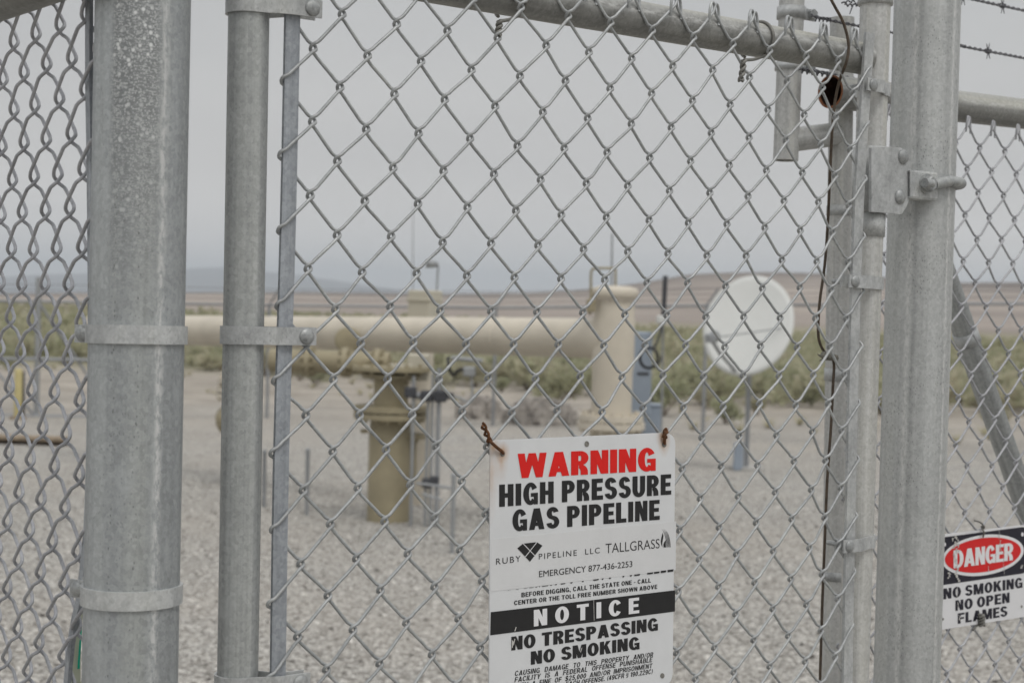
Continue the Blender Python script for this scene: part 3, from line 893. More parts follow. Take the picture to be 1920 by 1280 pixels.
# barbed wire
def barbed(pts, seed):
    m = MB(); rr = np.random.default_rng(seed)
    P = catmull(pts, 30)
    s_ = np.concatenate([[0], np.cumsum(np.linalg.norm(np.diff(P, axis=0), axis=1))])
    nn_ = int(s_[-1] / .004)
    S = np.linspace(0, s_[-1], nn_)
    Q = np.stack([np.interp(S, s_, P[:, i]) for i in range(3)], 1)
    u1 = np.array([0, 0, 1.0])
    for ph in (0, math.pi):
        a = S / .028 * 2 * math.pi + ph
        m.tube(Q + .0016 * (np.cos(a)[:, None] * u1 + np.sin(a)[:, None] * GN), .00135, 6)
    return m, S, Q
def barbs(m, S, Q, positions):
    for p in positions:
        i = int(np.argmin(np.linalg.norm(Q - p, axis=1)))
        i = min(max(i, 1), len(Q) - 2)
        c0 = Q[i]; ax = (Q[i + 1] - Q[i - 1]); ax /= np.linalg.norm(ax)
        u1 = np.array([0, 0, 1.0]); a = np.linspace(0, 4 * math.pi, 26)
        W = c0 + ((a / (4 * math.pi) - .5) * .010)[:, None] * ax + .0034 * (np.cos(a)[:, None] * u1 + np.sin(a)[:, None] * GN)
        m.tube(W, .0012, 6)
        for s1_, s2_ in ((1, .5), (-1, -.6), (.75, -.9), (-.8, .9)):
            d = u1 * s1_ + ax * s2_ * .8 + GN * .3 * s2_; d /= np.linalg.norm(d)
            m.tube([c0 + d * .002, c0 + d * .016], [.0012, .0006], 6)
def strand(pxs, barbpx, seed):
    pts = [rp(px, py, RD - .002) for px, py in pxs]
    pts.append(pts[-1] + g * 1.6)
    m, S, Q = barbed(pts, seed)
    far = [Q[int(len(Q) * q)] for q in (.75, .86, .96)]
    barbs(m, S, Q, [rp(px, py, RD - .002) for px, py in barbpx] + far)
    m.build('barbed_wire', M['barb'], rf)
strand([(1521, 29), (1556, 38), (1606, 48), (1673, 61), (1803, 86), (1920, 109)], [(1852, 96), (1690, 64)], 1)
strand([(1596, -44), (1803, -5), (1920, 20)], [(1881, 12), (1806, -3)], 2)
strand([(1497, 128), (1535, 134), (1560, 140), (1700, 166), (1920, 205)], [], 3)
m = MB()
twist(rp(1530, 36, RD - .004), rp(1558, 38, RD - .004), .003, 2, .0013, m)
m.build('tie_wire', M['barb'], rf)
m = MB()
twist(rp(1505, 133, RD - .004), rp(1552, 140, RD - .004), .0036, 2.5, .0015, m)
m.build('tie_wire', M['barb'], rf)
m = MB()
for q in range(7):                                         # bundle of tie wire under the gate collar
    a = rp(1578 + q * 6, 6 + (q % 3) * 3, -.03); b = rp(1590 + q * 4, 13 - (q % 2) * 9, -.03)
    m.tube(catmull([a, (a + b) / 2 + np.array([0, 0, .004]), b], 4), .0013, 6)
m.tube([rp(1600, 8, -.03), rp(1593, 27, -.03)], [.0014, .0007], 6)
m.build('tie_wire', M['barb'], rf)
# slanting brace pipe
ba = rp(1787, 560, .05); bb_ = rp(1921, 942, .05)
bd_ = (bb_ - ba) / np.linalg.norm(bb_ - ba)
tb = (0.02 - ba[2]) / bd_[2]
bpipe = MB().tube([ba - bd_ * .12, ba + bd_ * tb], .0202, 40).build('brace_pipe', M['tube'], rf)
cb = rp(1812, 633, .05); cb = ba + bd_ * ((cb - ba) @ bd_)
m = MB(); m.lathe(cb - bd_ * .012, bd_, [(0, .0202), (0, .0222), (.024, .0222), (.024, .0202)], 40)
m.build('brace_collar', M['band'], bpipe)
fp = RO + g * 2.05 + RN * .03
MB().tube([np.array([fp[0], fp[1], -.1]), np.array([fp[0], fp[1], 2.2])], 0.03, 32).build('line_post', M['tube'], rf)

# ------------------------------------------------------------------ rusty ground wire with its clamp
gwp = [(1552, -12, -.010), (1566, 14, -.010), (1580, 40, -.010), (1589, 70, -.010), (1591, 95, -.010), (1586, 120, -.008), (1574, 152, .012), (1565, 195, .02), (1560, 250, .02), (1556, 330, .03), (1552, 420, .05), (1546, 500, .06), (1537, 565, .06), (1534, 620, .06), (1538, 645, .06), (1549, 664, .06), (1563, 678, .06), (1562, 720, .06), (1558, 800, .06), (1551, 900, .06), (1547, 1000, .06), (1541, 1150, .06), (1537, 1285, .06)]
P = [onplane(a, b, d) for a, b, d in gwp]
P.append(np.array([P[-1][0], P[-1][1], 0.0]))
gw = thing('ground_wire', 'thin rusty wire hanging down behind the mesh along the slim fence end post', 'wire', np.array([P[-1][0], P[-1][1], 0.0]))
MB().tube(catmull(P, 5), .0020, 10).build('wire_strand', M['rust_rod'], gw)
m = MB()
c0 = onplane(1553, 668, .058)
for k_, (dx, dy, sz) in enumerate(((-7, -4, .0055), (0, 0, .006), (7, 2, .0055), (13, 5, .005))):
    cc = onplane(1553 + dx, 668 + dy, .056)
    m.lathe(cc - g * .004, g * (1 if k_ % 2 else .9) + np.array([0, 0, .25 * (k_ - 1.5)]), [(0, .0001), (0, sz * .8), (.003, sz), (.007, sz * .9), (.007, .0001)], 7, False)
m.tube([onplane(1533, 664, .056), onplane(1545, 671, .056)], [.0008, .0026], 7)
m.tube([onplane(1536, 676, .056), onplane(1548, 672, .056)], [.0008, .0026], 7)
m.build('wire_clamp', galvanised('lichen_grey_clamp', (0.22, 0.21, 0.18), across=200, along=200), gw)

# ------------------------------------------------------------------ lettering
CAPS = {}
def glyphs(body, bold=0.0, spacing=1.0, word=1.0, shear=0.0):
    cu = bpy.data.curves.new("lettering", 'FONT')
    cu.body = body; cu.offset = bold; cu.space_character = spacing; cu.space_word = word; cu.shear = shear
    cu.fill_mode = 'FRONT'; cu.resolution_u = 5
    ob = bpy.data.objects.new("lettering", cu); COL.objects.link(ob)
    dg = bpy.context.evaluated_depsgraph_get(); dg.update()
    me = bpy.data.meshes.new_from_object(ob.evaluated_get(dg))
    v = np.array([q.co[:] for q in me.vertices]); f = [tuple(p.vertices) for p in me.polygons]
    bpy.data.objects.remove(ob); bpy.data.curves.remove(cu); bpy.data.meshes.remove(me)
    return v, f
def cap(bold, shear=0.0):
    key = (bold, shear)
    if key not in CAPS:
        v, _ = glyphs("H", bold, shear=shear); CAPS[key] = (v[:, 1].min(), v[:, 1].max())
    return CAPS[key]
def block_glyph(ch, S, T):
    """heavy grotesque capital as a list of quads and strips, cap height 1; returns (pieces, width)"""
    P = []
    def rect(x0, y0, x1, y1): P.append(([(x0, y0), (x1, y0), (x1, y1), (x0, y1)], [(0, 1, 2, 3)]))
    def quad(*p): P.append((list(p), [tuple(range(len(p)))]))
    def arc(cx, cy, RX, RY, rx, ry, a0, a1, n=18):
        v = []
        for q in np.linspace(math.radians(a0), math.radians(a1), n):
            v += [(cx + RX * math.cos(q), cy + RY * math.sin(q)), (cx + rx * math.cos(q), cy + ry * math.sin(q))]
        P.append((v, [(2 * k, 2 * k + 1, 2 * k + 3, 2 * k + 2) for k in range(n - 1)]))
    W = .66
    if ch == 'I': rect(0, 0, S, 1); W = S
    elif ch == 'H': rect(0, 0, S, 1); rect(W - S, 0, W, 1); rect(S, .5 - T / 2, W - S, .5 + T / 2)
    elif ch in 'EF':
        W = .56; rect(0, 0, S, 1); rect(S, 1 - T, W, 1); rect(S, .5 - T * .45, W - .04, .5 + T * .5)
        if ch == 'E': rect(S, 0, W + .01, T)
    elif ch == 'L': W = .54; rect(0, 0, S, 1); rect(S, 0, W, T)
    elif ch == 'T': W = .62; rect(0, 1 - T, W, 1); rect(W / 2 - S / 2, 0, W / 2 + S / 2, 1 - T)
    elif ch == 'N': rect(0, 0, S * .92, 1); rect(W - S * .92, 0, W, 1); quad((S * .2, 1), (S * 1.05, 1), (W - S * .2, 0), (W - S * 1.05, 0))
    elif ch == 'M':
        W = .84; rect(0, 0, S * .88, 1); rect(W - S * .88, 0, W, 1)
        quad((S * .2, 1), (S * 1.15, 1), (W / 2 + S * .38, 0), (W / 2 - S * .38, 0)); quad((W - S * .2, 1), (W - S * 1.15, 1), (W / 2 - S * .38, 0), (W / 2 + S * .38, 0))
    elif ch == 'W':
        W = 1.0
        for x0, x1 in ((.0, .255), (.5, .255), (.5, .745), (1.0, .745)):
            o = S * .46
            xa = min(max(x0, o), 1 - o)
            quad((xa - o, 1), (xa + o, 1), (x1 + o * .95, 0), (x1 - o * .95, 0))
    elif ch == 'V':
        W = .70; o = S * .5; quad((0, 1), (S, 1), (W / 2 + o, 0), (W / 2 - o, 0)); quad((W, 1), (W - S, 1), (W / 2 - o, 0), (W / 2 + o, 0))
    elif ch == 'A':
        W = .74; o = S * .56; quad((0, 0), (S * .98, 0), (W / 2 + o, 1), (W / 2 - o, 1)); quad((W, 0), (W - S * .98, 0), (W / 2 - o, 1), (W / 2 + o, 1)); rect(.18, .17, W - .18, .17 + T * .85)
    elif ch == 'Y':
        W = .70; o = S * .5; rect(W / 2 - o, 0, W / 2 + o, .45); quad((0, 1), (S * 1.06, 1), (W / 2 + o, .40), (W / 2 - o, .40)); quad((W, 1), (W - S * 1.06, 1), (W / 2 - o, .40), (W / 2 + o, .40))
    elif ch == 'K':
        W = .70; rect(0, 0, S, 1); quad((S, .36), (S, .64), (W - S * 1.15, 1), (W - .02, 1)); quad((S * 1.0, .52), (S * 1.75, .70), (W, 0), (W - S * 1.12, 0))
    elif ch == 'X':
        W = .70; quad((0, 1), (S * 1.1, 1), (W, 0), (W - S * 1.1, 0)); quad((W, 1), (W - S * 1.1, 1), (0, 0), (S * 1.1, 0))
    elif ch in 'PRB':
        W = .64; rect(0, 0, S, 1); cx = W - .31; rect(S, 1 - T, cx, 1)
        lo = .40 if ch != 'B' else .44
        cy = (1 + lo) / 2; ry = (1 - lo) / 2
        rect(S, lo, cx, lo + T * .92)
        arc(cx, cy, .30, ry, .30 - S, ry - T * .95, -90, 90)
        if ch == 'R': arc(W - .36, .12, .33, .34, .33 - S, .16, 0, 88, 8); rect(W - .03 - S, 0, W - .03, .12)
        if ch == 'B':
            W = .66; hi = .60; cx2 = W - .31; rect(S, 0, cx2, T); cy2 = hi / 2; arc(cx2, cy2 - .01, .31, hi / 2 + .01, .31 - S, hi / 2 - T * .9, -90, 90)
    elif ch == 'D':
        cx = W - .36; rect(0, 0, S, 1); rect(S, 1 - T, cx, 1); rect(S, 0, cx, T); arc(cx, .5, .36, .5, .36 - S, .5 - T, -90, 90, 26)
    elif ch in 'OQ0': W = .70 if ch != '0' else .56; arc(W / 2, .5, W / 2, .515, W / 2 - S, .515 - T, 0, 360, 40)
    elif ch == 'C': W = .67; arc(W / 2 + .01, .5, W / 2 + .01, .515, W / 2 + .01 - S, .515 - T, 32, 328, 34)
    elif ch == 'G':
        W = .69; arc(W / 2, .5, W / 2, .515, W / 2 - S, .515 - T, 30, 318, 34); rect(W / 2 + .01, .36, W, .36 + T * .85); rect(W - S * .75, 0, W, .40)
    elif ch in 'S$':
        W = .62; r1 = .29; r2 = .30
        arc(W / 2 - .005, 1.012 - r1, W / 2 - .02, r1, W / 2 - .02 - S * .95, r1 - T * .95, 12, 262, 24)
        arc(W / 2 + .005, r2 - .012, W / 2 + .005, r2, W / 2 + .005 - S * .95, r2 - T * .95, 98, -172, 24)
        quad((.16, .47), (.30, .60), (.48, .52), (.34, .40))
        if ch == '$': rect(W / 2 - .035, -.1, W / 2 + .035, 1.1)
    elif ch == 'U': rect(0, .34, S, 1); rect(W - S, .34, W, 1); arc(W / 2, .34, W / 2, .355, W / 2 - S, .355 - T, 180, 360, 22)
    elif ch == 'J': W = .52; rect(W - S, .3, W, 1); arc(W / 2, .3, W / 2, .315, W / 2 - S, .315 - T, 180, 360, 18)
    elif ch == '1': W = .36; rect(W - S, 0, W, 1); quad((0, .68), (W - S, .80), (W - S, 1), (0, .82))
    elif ch == '2':
        W = .56; arc(W / 2, .70, W / 2, .31, W / 2 - S, .31 - T, 0, 170, 16); rect(0, 0, W, T); quad((0, T), (S * 1.2, T), (W, .70), (W - S, .66))
    elif ch == '4': W = .58; rect(W - .12 - S, 0, W - .12, 1); rect(0, .2, W, .2 + T * .9); quad((0, .2), (.18, .3), (W - .12 - S * .2, 1), (W - .12 - S, 1))
    elif ch == '5':
        W = .56; rect(.06, 1 - T, W - .04, 1); rect(.06, .48, .06 + S * .9, 1); arc(W / 2, .32, W / 2, .335, W / 2 - S, .335 - T, -160, 130, 24)
    elif ch == '9':
        W = .56; arc(W / 2, .66, W / 2, .35, W / 2 - S, .35 - T * .9, 0, 360, 30); arc(W / 2, .34, W / 2, .355, W / 2 - S, .355 - T, -150, 0, 14); rect(W - S, .34, W, .66)
    elif ch == '.': W = S; rect(0, 0, S, T * 1.05)
    elif ch == ',': W = S; rect(0, 0, S, T * 1.05); quad((S * .45, 0), (S, 0), (S * .75, -.17), (S * .25, -.17))
    elif ch == '-': W = .34; rect(0, .36, W, .36 + T * .8)
    elif ch == '/': W = .36; quad((0, 0), (S * .6, 0), (W, 1), (W - S * .6, 1))
    elif ch == '(': W = .26; arc(.42, .45, .42, .62, .42 - S * .75, .62 - .02, 115, 245, 12)
    elif ch == ')': W = .26; arc(-.16, .45, .42, .62, .42 - S * .75, .62 - .02, -65, 65, 12)
    elif ch == '§':
        W = .5; arc(W / 2, .80, W / 2, .2, W / 2 - S * .7, .2 - T * .6, 0, 260, 16); arc(W / 2, .5, W / 2, .2, W / 2 - S * .7, .2 - T * .6, 0, 360, 20); arc(W / 2, .16, W / 2, .2, W / 2 - S * .7, .2 - T * .6, 100, -160, 16)
    return P, W
def block_text(body, S, T, gap, word, shear):
    V = []; F = []; L = []; x = 0.0; nv = 0
    for ch in body:
        if ch == ' ': x += .30 * word; continue
        P, W = block_glyph(ch, S, T)
        for k, (v, f) in enumerate(P):
            V += [(x + a + shear * b, b) for a, b in v]; L += [k] * len(v)
            F += [tuple(i + nv for i in q) for q in f]; nv += len(v)
        x += W + gap
    return np.array(V), F, np.array(L)
def lettering(m, body, BL, BR, TL, plane, d, bold=None, spacing=1.0, word=1.0, shear=0.0, gap=.085):
    """set a line of text between picture-measured corners on the sign's own plane"""
    if bold is None or not isinstance(bold, tuple):
        v, f = glyphs(body, bold or 0.0, spacing, word, shear)
        y0, y1 = cap(bold or 0.0)
        X = (v[:, 0] - v[:, 0].min()) / (v[:, 0].max() - v[:, 0].min()); Y = (v[:, 1] - y0) / (y1 - y0)
        L = np.zeros(len(v))
    else:
        v, f, L = block_text(body, bold[0], bold[1], gap, word, shear)
        X = (v[:, 0] - v[:, 0].min()) / (v[:, 0].max() - v[:, 0].min()); Y = v[:, 1]
    a, b, c = plane(*BL, d), plane(*BR, d), plane(*TL, d)
    nz_ = np.cross(b - a, c - a); nz_ /= np.linalg.norm(nz_)
    if nz_ @ (CAM - a) < 0: nz_ = -nz_
    W = a + X[:, None] * (b - a) + Y[:, None] * (c - a) + L[:, None] * 2.5e-5 * nz_
    m.add(W, f, False)
def text_part(name, mat, parent, *args, **kw):
    m = MB(); lettering(m, *args, **kw); return m.build(name, mat, parent)
def poly(m, pxs, plane, d):
    m.add([plane(x, y, d) for x, y in pxs], [list(range(len(pxs)))], False)
def rounded(corners, rad_, n=7):
    """picture-space quad TL,TR,BR,BL with rounded corners"""
    C = [np.array(c, float) for c in corners]; out = []
    for i in range(4):
        p, a, b = C[i], C[i - 1], C[(i + 1) % 4]
        ra_ = rad_[i] if not np.isscalar(rad_) else rad_
        u = (a - p) / np.linalg.norm(a - p); w_ = (b - p) / np.linalg.norm(b - p)
        s_, e_ = p + u * ra_, p + w_ * ra_
        for q in np.linspace(0, 1, n):
            out.append((1 - q) ** 2 * s_ + 2 * q * (1 - q) * p + q * q * e_)
    return out
def panel(m, pxs, plane, d0, d1, nn):
    A = [plane(x, y, d0) for x, y in pxs]; B = [p + nn * (d1 - d0) for p in A]
    k = len(A)
    m.add(A + B, [list(range(k))[::-1], list(range(k, 2 * k))] + [(i, (i + 1) % k, k + (i + 1) % k, k + i) for i in range(k)], False)

def sign_white(name, stains, base=(0.655, 0.665, 0.675), rr=0.028):
    """white sign sheet with rust stains running from its tie holes"""
    t = NT(name)
    geo_ = t.n.new("ShaderNodeNewGeometry")
    c_ = t.ramp(t.noise(t.coords(), 22, 5, 0.6), [(0.3, tuple(q * .95 for q in base)), (0.7, tuple(min(1, q * 1.03) for q in base))])
    nz = t.noise(t.coords(), 160, 4, 0.7)
    for p, amt, run in stains:
        sb = t.n.new("ShaderNodeVectorMath"); sb.operation = 'SUBTRACT'; sb.inputs[1].default_value = tuple(p)
        t.l.new(geo_.outputs["Position"], sb.inputs[0])
        sc_ = t.n.new("ShaderNodeVectorMath"); sc_.operation = 'MULTIPLY'; sc_.inputs[1].default_value = (1, 1, run)
        t.l.new(sb.outputs[0], sc_.inputs[0])
        le_ = t.n.new("ShaderNodeVectorMath"); le_.operation = 'LENGTH'; t.l.new(sc_.outputs[0], le_.inputs[0])
        wob = t.math('ADD', t.math('DIVIDE', le_.outputs["Value"], rr), t.math('MULTIPLY', t.math('SUBTRACT', nz, 0.5), 0.35))
        c_ = t.mix(t.math('MULTIPLY', t.ramp(wob, [(0.05, 1.0), (0.45, 0.35), (1.0, 0.0)]), amt), c_, lin(178, 128, 62))
    t.col(c_)
    return t.set(0.45, 0.0, 0.4)

# warning sign
SD = -0.0135
A_ = lambda X, Y: (900 + X / 5.0526, 780 + Y / 5.0526)
B_ = lambda X, Y: (900 + X / 4.924, 1020 + Y / 4.924)
C_ = lambda X, Y: (920 + X / 5.3333, 990 + Y / 5.3333)
sgc = onplane(1090, 1060, SD)
ws = thing('warning_sign', 'white metal sign with red WARNING lettering, wired to the gate mesh', 'sign', onplane(1088, 1320, SD))
M['sign'] = sign_white('white_sign_sheet', [(onplane(942.5, 848, SD), 0.9, .8), (onplane(940, 866, SD), .45, .4), (onplane(925, 838, SD), .7, .9), (onplane(921.5, 890, SD), 0.35, .18), (onplane(1245.5, 828, SD), .9, .55), (onplane(1241, 818, SD), .6, .7)], rr=.011)
m = MB()
panel(m, rounded([(919.5, 825.5), (1266.5, 810), (1261, 1284), (917, 1345)], [13, 24, 24, 16]), onplane, SD, SD + .0018, GN)
wpanel = m.build('sign_panel', M['sign'], ws)
PD = SD - .0004
HV = (.265, .20); BD = (.235, .185); MD = (.20, .16)
text_part('red_lettering', M['red_print'], wpanel, "WARNING", A_(357, 588), A_(1665, 515), A_(357, 355), onplane, PD, HV, gap=.065)
for args in (("HIGH PRESSURE", A_(182, 858), A_(1812, 740), A_(182, 648)), ("GAS PIPELINE", A_(308, 1090), A_(1703, 978), A_(308, 887))):
    text_part('black_lettering', M['black_print'], wpanel, *args, onplane, PD, HV, word=1.0, gap=.095)
for args in (("BEFORE DIGGING, CALL THE STATE ONE - CALL", B_(383, 487), B_(1578, 350), B_(383, 445)), ("CENTER OR THE TOLL FREE NUMBER SHOWN ABOVE", B_(315, 560), B_(1637, 408), B_(315, 519))):
    text_part('black_lettering', M['black_print'], wpanel, *args, onplane, PD, (.21, .165), word=1.1, gap=.12)
for args in (("NO TRESPASSING", B_(290, 978), B_(1643, 792), B_(290, 852)), ("NO SMOKING", B_(470, 1110), B_(1473, 965), B_(470, 988))):
    text_part('black_lettering', M['black_print'], wpanel, *args, onplane, PD, HV, word=1.0, gap=.075)
for txt, x0, y0, x1, y1, wd_ in (("CAUSING DAMAGE TO THIS PROPERTY AND/OR", 323, 1213, 1600, 1036, 3.0), ("FACILITY IS A FEDERAL OFFENSE PUNISHABLE", 318, 1272, 1594, 1083, 2.8), ("WITH A FINE OF $25,000 AND/OR IMPRISONMENT", 316, 1331, 1594, 1139, 2.2)):
    text_part('black_lettering', M['black_print'], wpanel, txt, B_(x0, y0), B_(x1, y1), B_(x0, y0 - 46), onplane, PD, (.185, .145), word=wd_, shear=.17, gap=.12)
text_part('black_lettering', M['black_print'], wpanel, "EACH OFFENSE. (49CFR § 190.229C)", B_(790, 1312), B_(1596, 1190), B_(790, 1268), onplane, PD, (.185, .145), word=1.2, shear=.17, gap=.12)
m = MB()
poly(m, [B_(100, 625), B_(1802, 422), B_(1800, 618), B_(95, 838)][::-1], onplane, PD)
m.build('notice_band', M['black_print'], wpanel)
text_part('notice_lettering', M['white_print'], wpanel, "NOTICE", B_(497, 757), B_(1470, 632), B_(497, 605), onplane, PD - .0004, (.25, .19), gap=.40)
# sticker strip over the old number, with both company marks
m = MB()
panel(m, [C_(5, 108), C_(1855, -70), C_(1850, 415), C_(0, 632)], onplane, SD - .0003, SD, GN)
strip_ = m.build('sticker_strip', sign_white('sticker_white', [], (0.645, 0.65, 0.655)), wpanel)
PE = SD - .0007
m = MB()
text_part('black_lettering', M['black_print'], strip_, "RUBY", C_(55, 362), C_(300, 330), C_(55, 302), onplane, PE, -0.004, 1.25)
text_part('black_lettering', M['black_print'], strip_, "PIPELINE  LLC", C_(482, 310), C_(1092, 245), C_(482, 254), onplane, PE, -0.004, 1.25)
text_part('black_lettering', M['black_print'], strip_, "TALLGRASS", C_(1150, 248), C_(1690, 195), C_(1150, 155), onplane, PE, -0.008, 1.0)
text_part('black_lettering', M['black_print'], strip_, "EMERGENCY 877-436-2253", C_(485, 487), C_(1417, 383), C_(485, 426), onplane, PE, 0.0)
poly(m, [C_(267, 198), C_(393, 333), C_(518, 172), C_(462, 137), C_(325, 152)], onplane, PE)
m.build('gem_mark', M['black_print'], strip_)
m = MB()
# flame and grass blades
poly(m, [C_(1722, 40), C_(1708, 90), C_(1702, 130), C_(1706, 160), C_(1718, 188), C_(1716, 150), C_(1722, 115), C_(1728, 80)], onplane, PE)
poly(m, [C_(1752, 118), C_(1738, 135), C_(1728, 160), C_(1730, 190), C_(1754, 189), C_(1752, 160)], onplane, PE)
for i, (xa, ya) in enumerate(((1712, 4), (1726, 6), (1738, 10), (1750, 16))):
    xb = 1764 + i * 11
    c_ = [((xa * (1 - q) ** 2 + 2 * q * (1 - q) * (xb - 6) + xb * q * q), (ya * (1 - q) ** 2 + 2 * q * (1 - q) * 60 + 188 * q * q)) for q in np.linspace(0, 1, 9)]
    wq = [.4 + 2.4 * math.sin(math.pi * min(1, q * .6)) for q in np.linspace(0, 1, 9)]
    V = [];
    for (x, y), q in zip(c_, wq): V += [onplane(*C_(x - q, y), PE), onplane(*C_(x + q, y), PE)]
    m.add(V, [(2 * k, 2 * k + 2, 2 * k + 3, 2 * k + 1) for k in range(8)], False)
m.build('grass_mark', M['black_print'], strip_)
m = MB()
# lower edges of the covered old number peeping out under the sticker
for x0, x1, th in ((170, 200, 2), (250, 285, 3), (330, 372, 3), (385, 432, 4), (445, 470, 5), (480, 495, 6), (512, 578, 6), (593, 616, 6), (643, 665, 7), (700, 748, 9), (795, 822, 9), (912, 934, 10), (1024, 1082, 12), (1110, 1130, 12), (1182, 1206, 12), (1318, 1338, 13), (1392, 1414, 13), (1436, 1496, 14), (1565, 1626, 16), (1632, 1690, 17), (1700, 1756, 20), (1768, 1830, 22)):
    yb = 604 - (x0 - 250) * 0.1155 + 8
    sl = (x1 - x0) * .1155
    poly(m, [C_(x0, yb - th), C_(x0 + 4, yb), C_(x1 - 4, yb - sl), C_(x1, yb - sl - th)], onplane, PE)
m.build('covered_print', M['black_print'], strip_)
m = MB()
for a, b in (((323, 150), (440, 270)), ((464, 136), (345, 286))):
    dx, dy = b[0] - a[0], b[1] - a[1]; L_ = math.hypot(dx, dy); ox, oy = -dy / L_ * 3.2, dx / L_ * 3.2
    poly(m, [C_(a[0] - ox, a[1] - oy), C_(a[0] + ox, a[1] + oy), C_(b[0] + ox, b[1] + oy), C_(b[0] - ox, b[1] - oy)], onplane, PE - .0003)
m.build('gem_lines', M['white_print'], strip_)
def disc(m, px, py, r, plane, d, ry=None):
    poly(m, [(px + r * math.cos(a), py - (ry or r) * math.sin(a)) for a in np.linspace(0, 2 * math.pi, 20, endpoint=False)], plane, d)
for px, py, r in ((942.5, 850, 4.6), (1245.5, 833, 4.2), (1100.3, 832, 4.4), (1242, 1266, 4.0)):
    m = MB(); disc(m, px, py, r, onplane, PD, r * 1.25); m.build('screw_hole', M['hole'], wpanel)
# scuffs in the black print
for pts in ([B_(318, 800), B_(330, 760), B_(338, 762), B_(326, 802)], [B_(296, 880), B_(312, 900), B_(300, 955), B_(294, 950)], [B_(318, 868), B_(326, 872), B_(312, 930), B_(306, 925)], [B_(925, 985), B_(940, 950), B_(944, 953), B_(930, 1000)], [B_(1048, 512), B_(1052, 511), B_(1056, 700), B_(1052, 701)]):
    m = MB(); poly(m, pts[::-1], onplane, PD - .0006); m.build('scuff', M['worn'], wpanel)
def wire_tie(pxs, parent, mat, rad_=.0017, tw=None):
    m = MB(); m.tube(catmull([onplane(*p) for p in pxs], 5), rad_, 8)
    if tw: twist(onplane(*tw[0]), onplane(*tw[1]), .0022, tw[2], .0016, m)
    m.build('wire_tie', mat, parent)
wire_tie([(944, 852, SD + .004), (941, 846, SD - .003), (931, 838, SD - .005), (921, 829, SD - .008), (916, 826, -.008), (914, 834, 0.004)], ws, M['rust'], .0019, ((918, 828, -.014), (905, 795, -.024), 1.3))
wire_tie([(1246, 834, SD + .004), (1246, 828, SD - .003), (1246.5, 818, SD - .005), (1247, 808, SD - .004), (1249, 804, .003), (1250, 812, .008)], ws, M['rust'], .0019, ((1246, 820, SD - .005), (1249, 804, SD - .003), 0.8))

# danger sign
E_ = lambda X, Y: (1740 + X / 4, 960 + Y / 4)
DD = -0.0125
ds = thing('danger_sign', 'scratched DANGER sign with a red oval, on the right fence mesh', 'sign', rp(1843, 1178, DD))
M['sign2'] = sign_white('white_danger_sheet', [], (0.70, 0.70, 0.715))
m = MB()
panel(m, rounded([E_(108, 166), E_(745, 92), E_(745, 779), E_(93, 881)], [7, 8, 8, 3]), rp, DD, DD + .0016, RN)
dpanel = m.build('sign_panel', M['sign2'], ds)
DE = DD - .0004
m = MB()
poly(m, rounded([E_(113, 187), E_(728, 107), E_(728, 455), E_(100, 546)], 6)[::-1], rp, DE)
m.build('black_header', M['navy_print'], dpanel)
def oval(m, cx, cy, rx, ry, sl, d):
    poly(m, [E_(cx + rx * math.cos(a), cy - ry * math.sin(a) - sl * rx * math.cos(a)) for a in np.linspace(0, 2 * math.pi, 56, endpoint=False)][::-1], rp, d)
m = MB(); oval(m, 412, 321, 307, 152, .12, DE - .0004); m.build('white_oval', M['white_print'], dpanel)
m = MB(); oval(m, 412, 320, 285, 128, .12, DE - .0008); m.build('red_oval', M['danger_red'], dpanel)
text_part('danger_lettering', M['white_print'], dpanel, "DANGER", E_(192, 420), E_(638, 357), E_(192, 285), rp, DE - .0012, (.25, .17), gap=.03)
for args in (("NO SMOKING", E_(116, 652), E_(709, 563), E_(116, 572)), ("NO OPEN", E_(206, 738), E_(612, 675), E_(206, 660)), ("FLAMES", E_(224, 835), E_(596, 776), E_(224, 757))):
    text_part('navy_lettering', M['navy_print'], dpanel, *args, rp, DE, (.25, .185), gap=.09, word=.9)
for x, y, r_, mt_ in ((125, 240, 2.6, 'white_print'), (709, 165, 2.6, 'white_print'), (113, 800, 1.7, 'hole'), (703, 705, 1.7, 'hole')):
    m = MB(); disc(m, *E_(x, y), r_, rp, DE - .0004, r_ * 1.5); m.build('screw_hole', M[mt_], dpanel)
rr = np.random.default_rng(5)
def scratch(x, y0, y1, wd_, nseg):
    m = MB()
    for i in range(nseg):
        a = y0 + (y1 - y0) * i / nseg; b = a + (y1 - y0) / nseg * rr.uniform(.5, 1.0)
        xo = x + rr.uniform(-wd_, wd_) * .5 + (a - y0) * .07; w_ = rr.uniform(.25, .7) * wd_
        poly(m, [E_(xo, a), E_(xo - w_ * .2, b), E_(xo + w_ * .8, b + 3), E_(xo + w_, a - 3)], rp, DE - .0016)
    m.build('scratch', M['worn'], dpanel)
scratch(192, 180, 520, 26, 26); scratch(212, 172, 300, 18, 8); scratch(532, 135, 300, 9, 9); scratch(560, 300, 470, 6, 6); scratch(155, 450, 495, 22, 5); scratch(700, 395, 420, 20, 4)
scratch(214, 560, 640, 10, 5); scratch(222, 672, 735, 9, 5); scratch(236, 770, 815, 12, 5); scratch(390, 770, 815, 14, 5); scratch(455, 405, 440, 10, 4)
m = MB()
k0_ = [rp(*E_(412, 185), -.016), rp(*E_(420, 150), -.02), rp(*E_(404, 118), -.016), rp(*E_(414, 95), -.01), rp(*E_(385, 72), -.02), rp(*E_(350, 62), -.03)]
m.tube(catmull(k0_, 5), .0016, 7)
m.tube(catmull([rp(*E_(400, 108), -.012), rp(*E_(418, 100), -.02), rp(*E_(420, 118), -.018), rp(*E_(404, 122), -.012)], 5), .0016, 7)
m.build('wire_tie', M['tie'], ds)
m = MB()
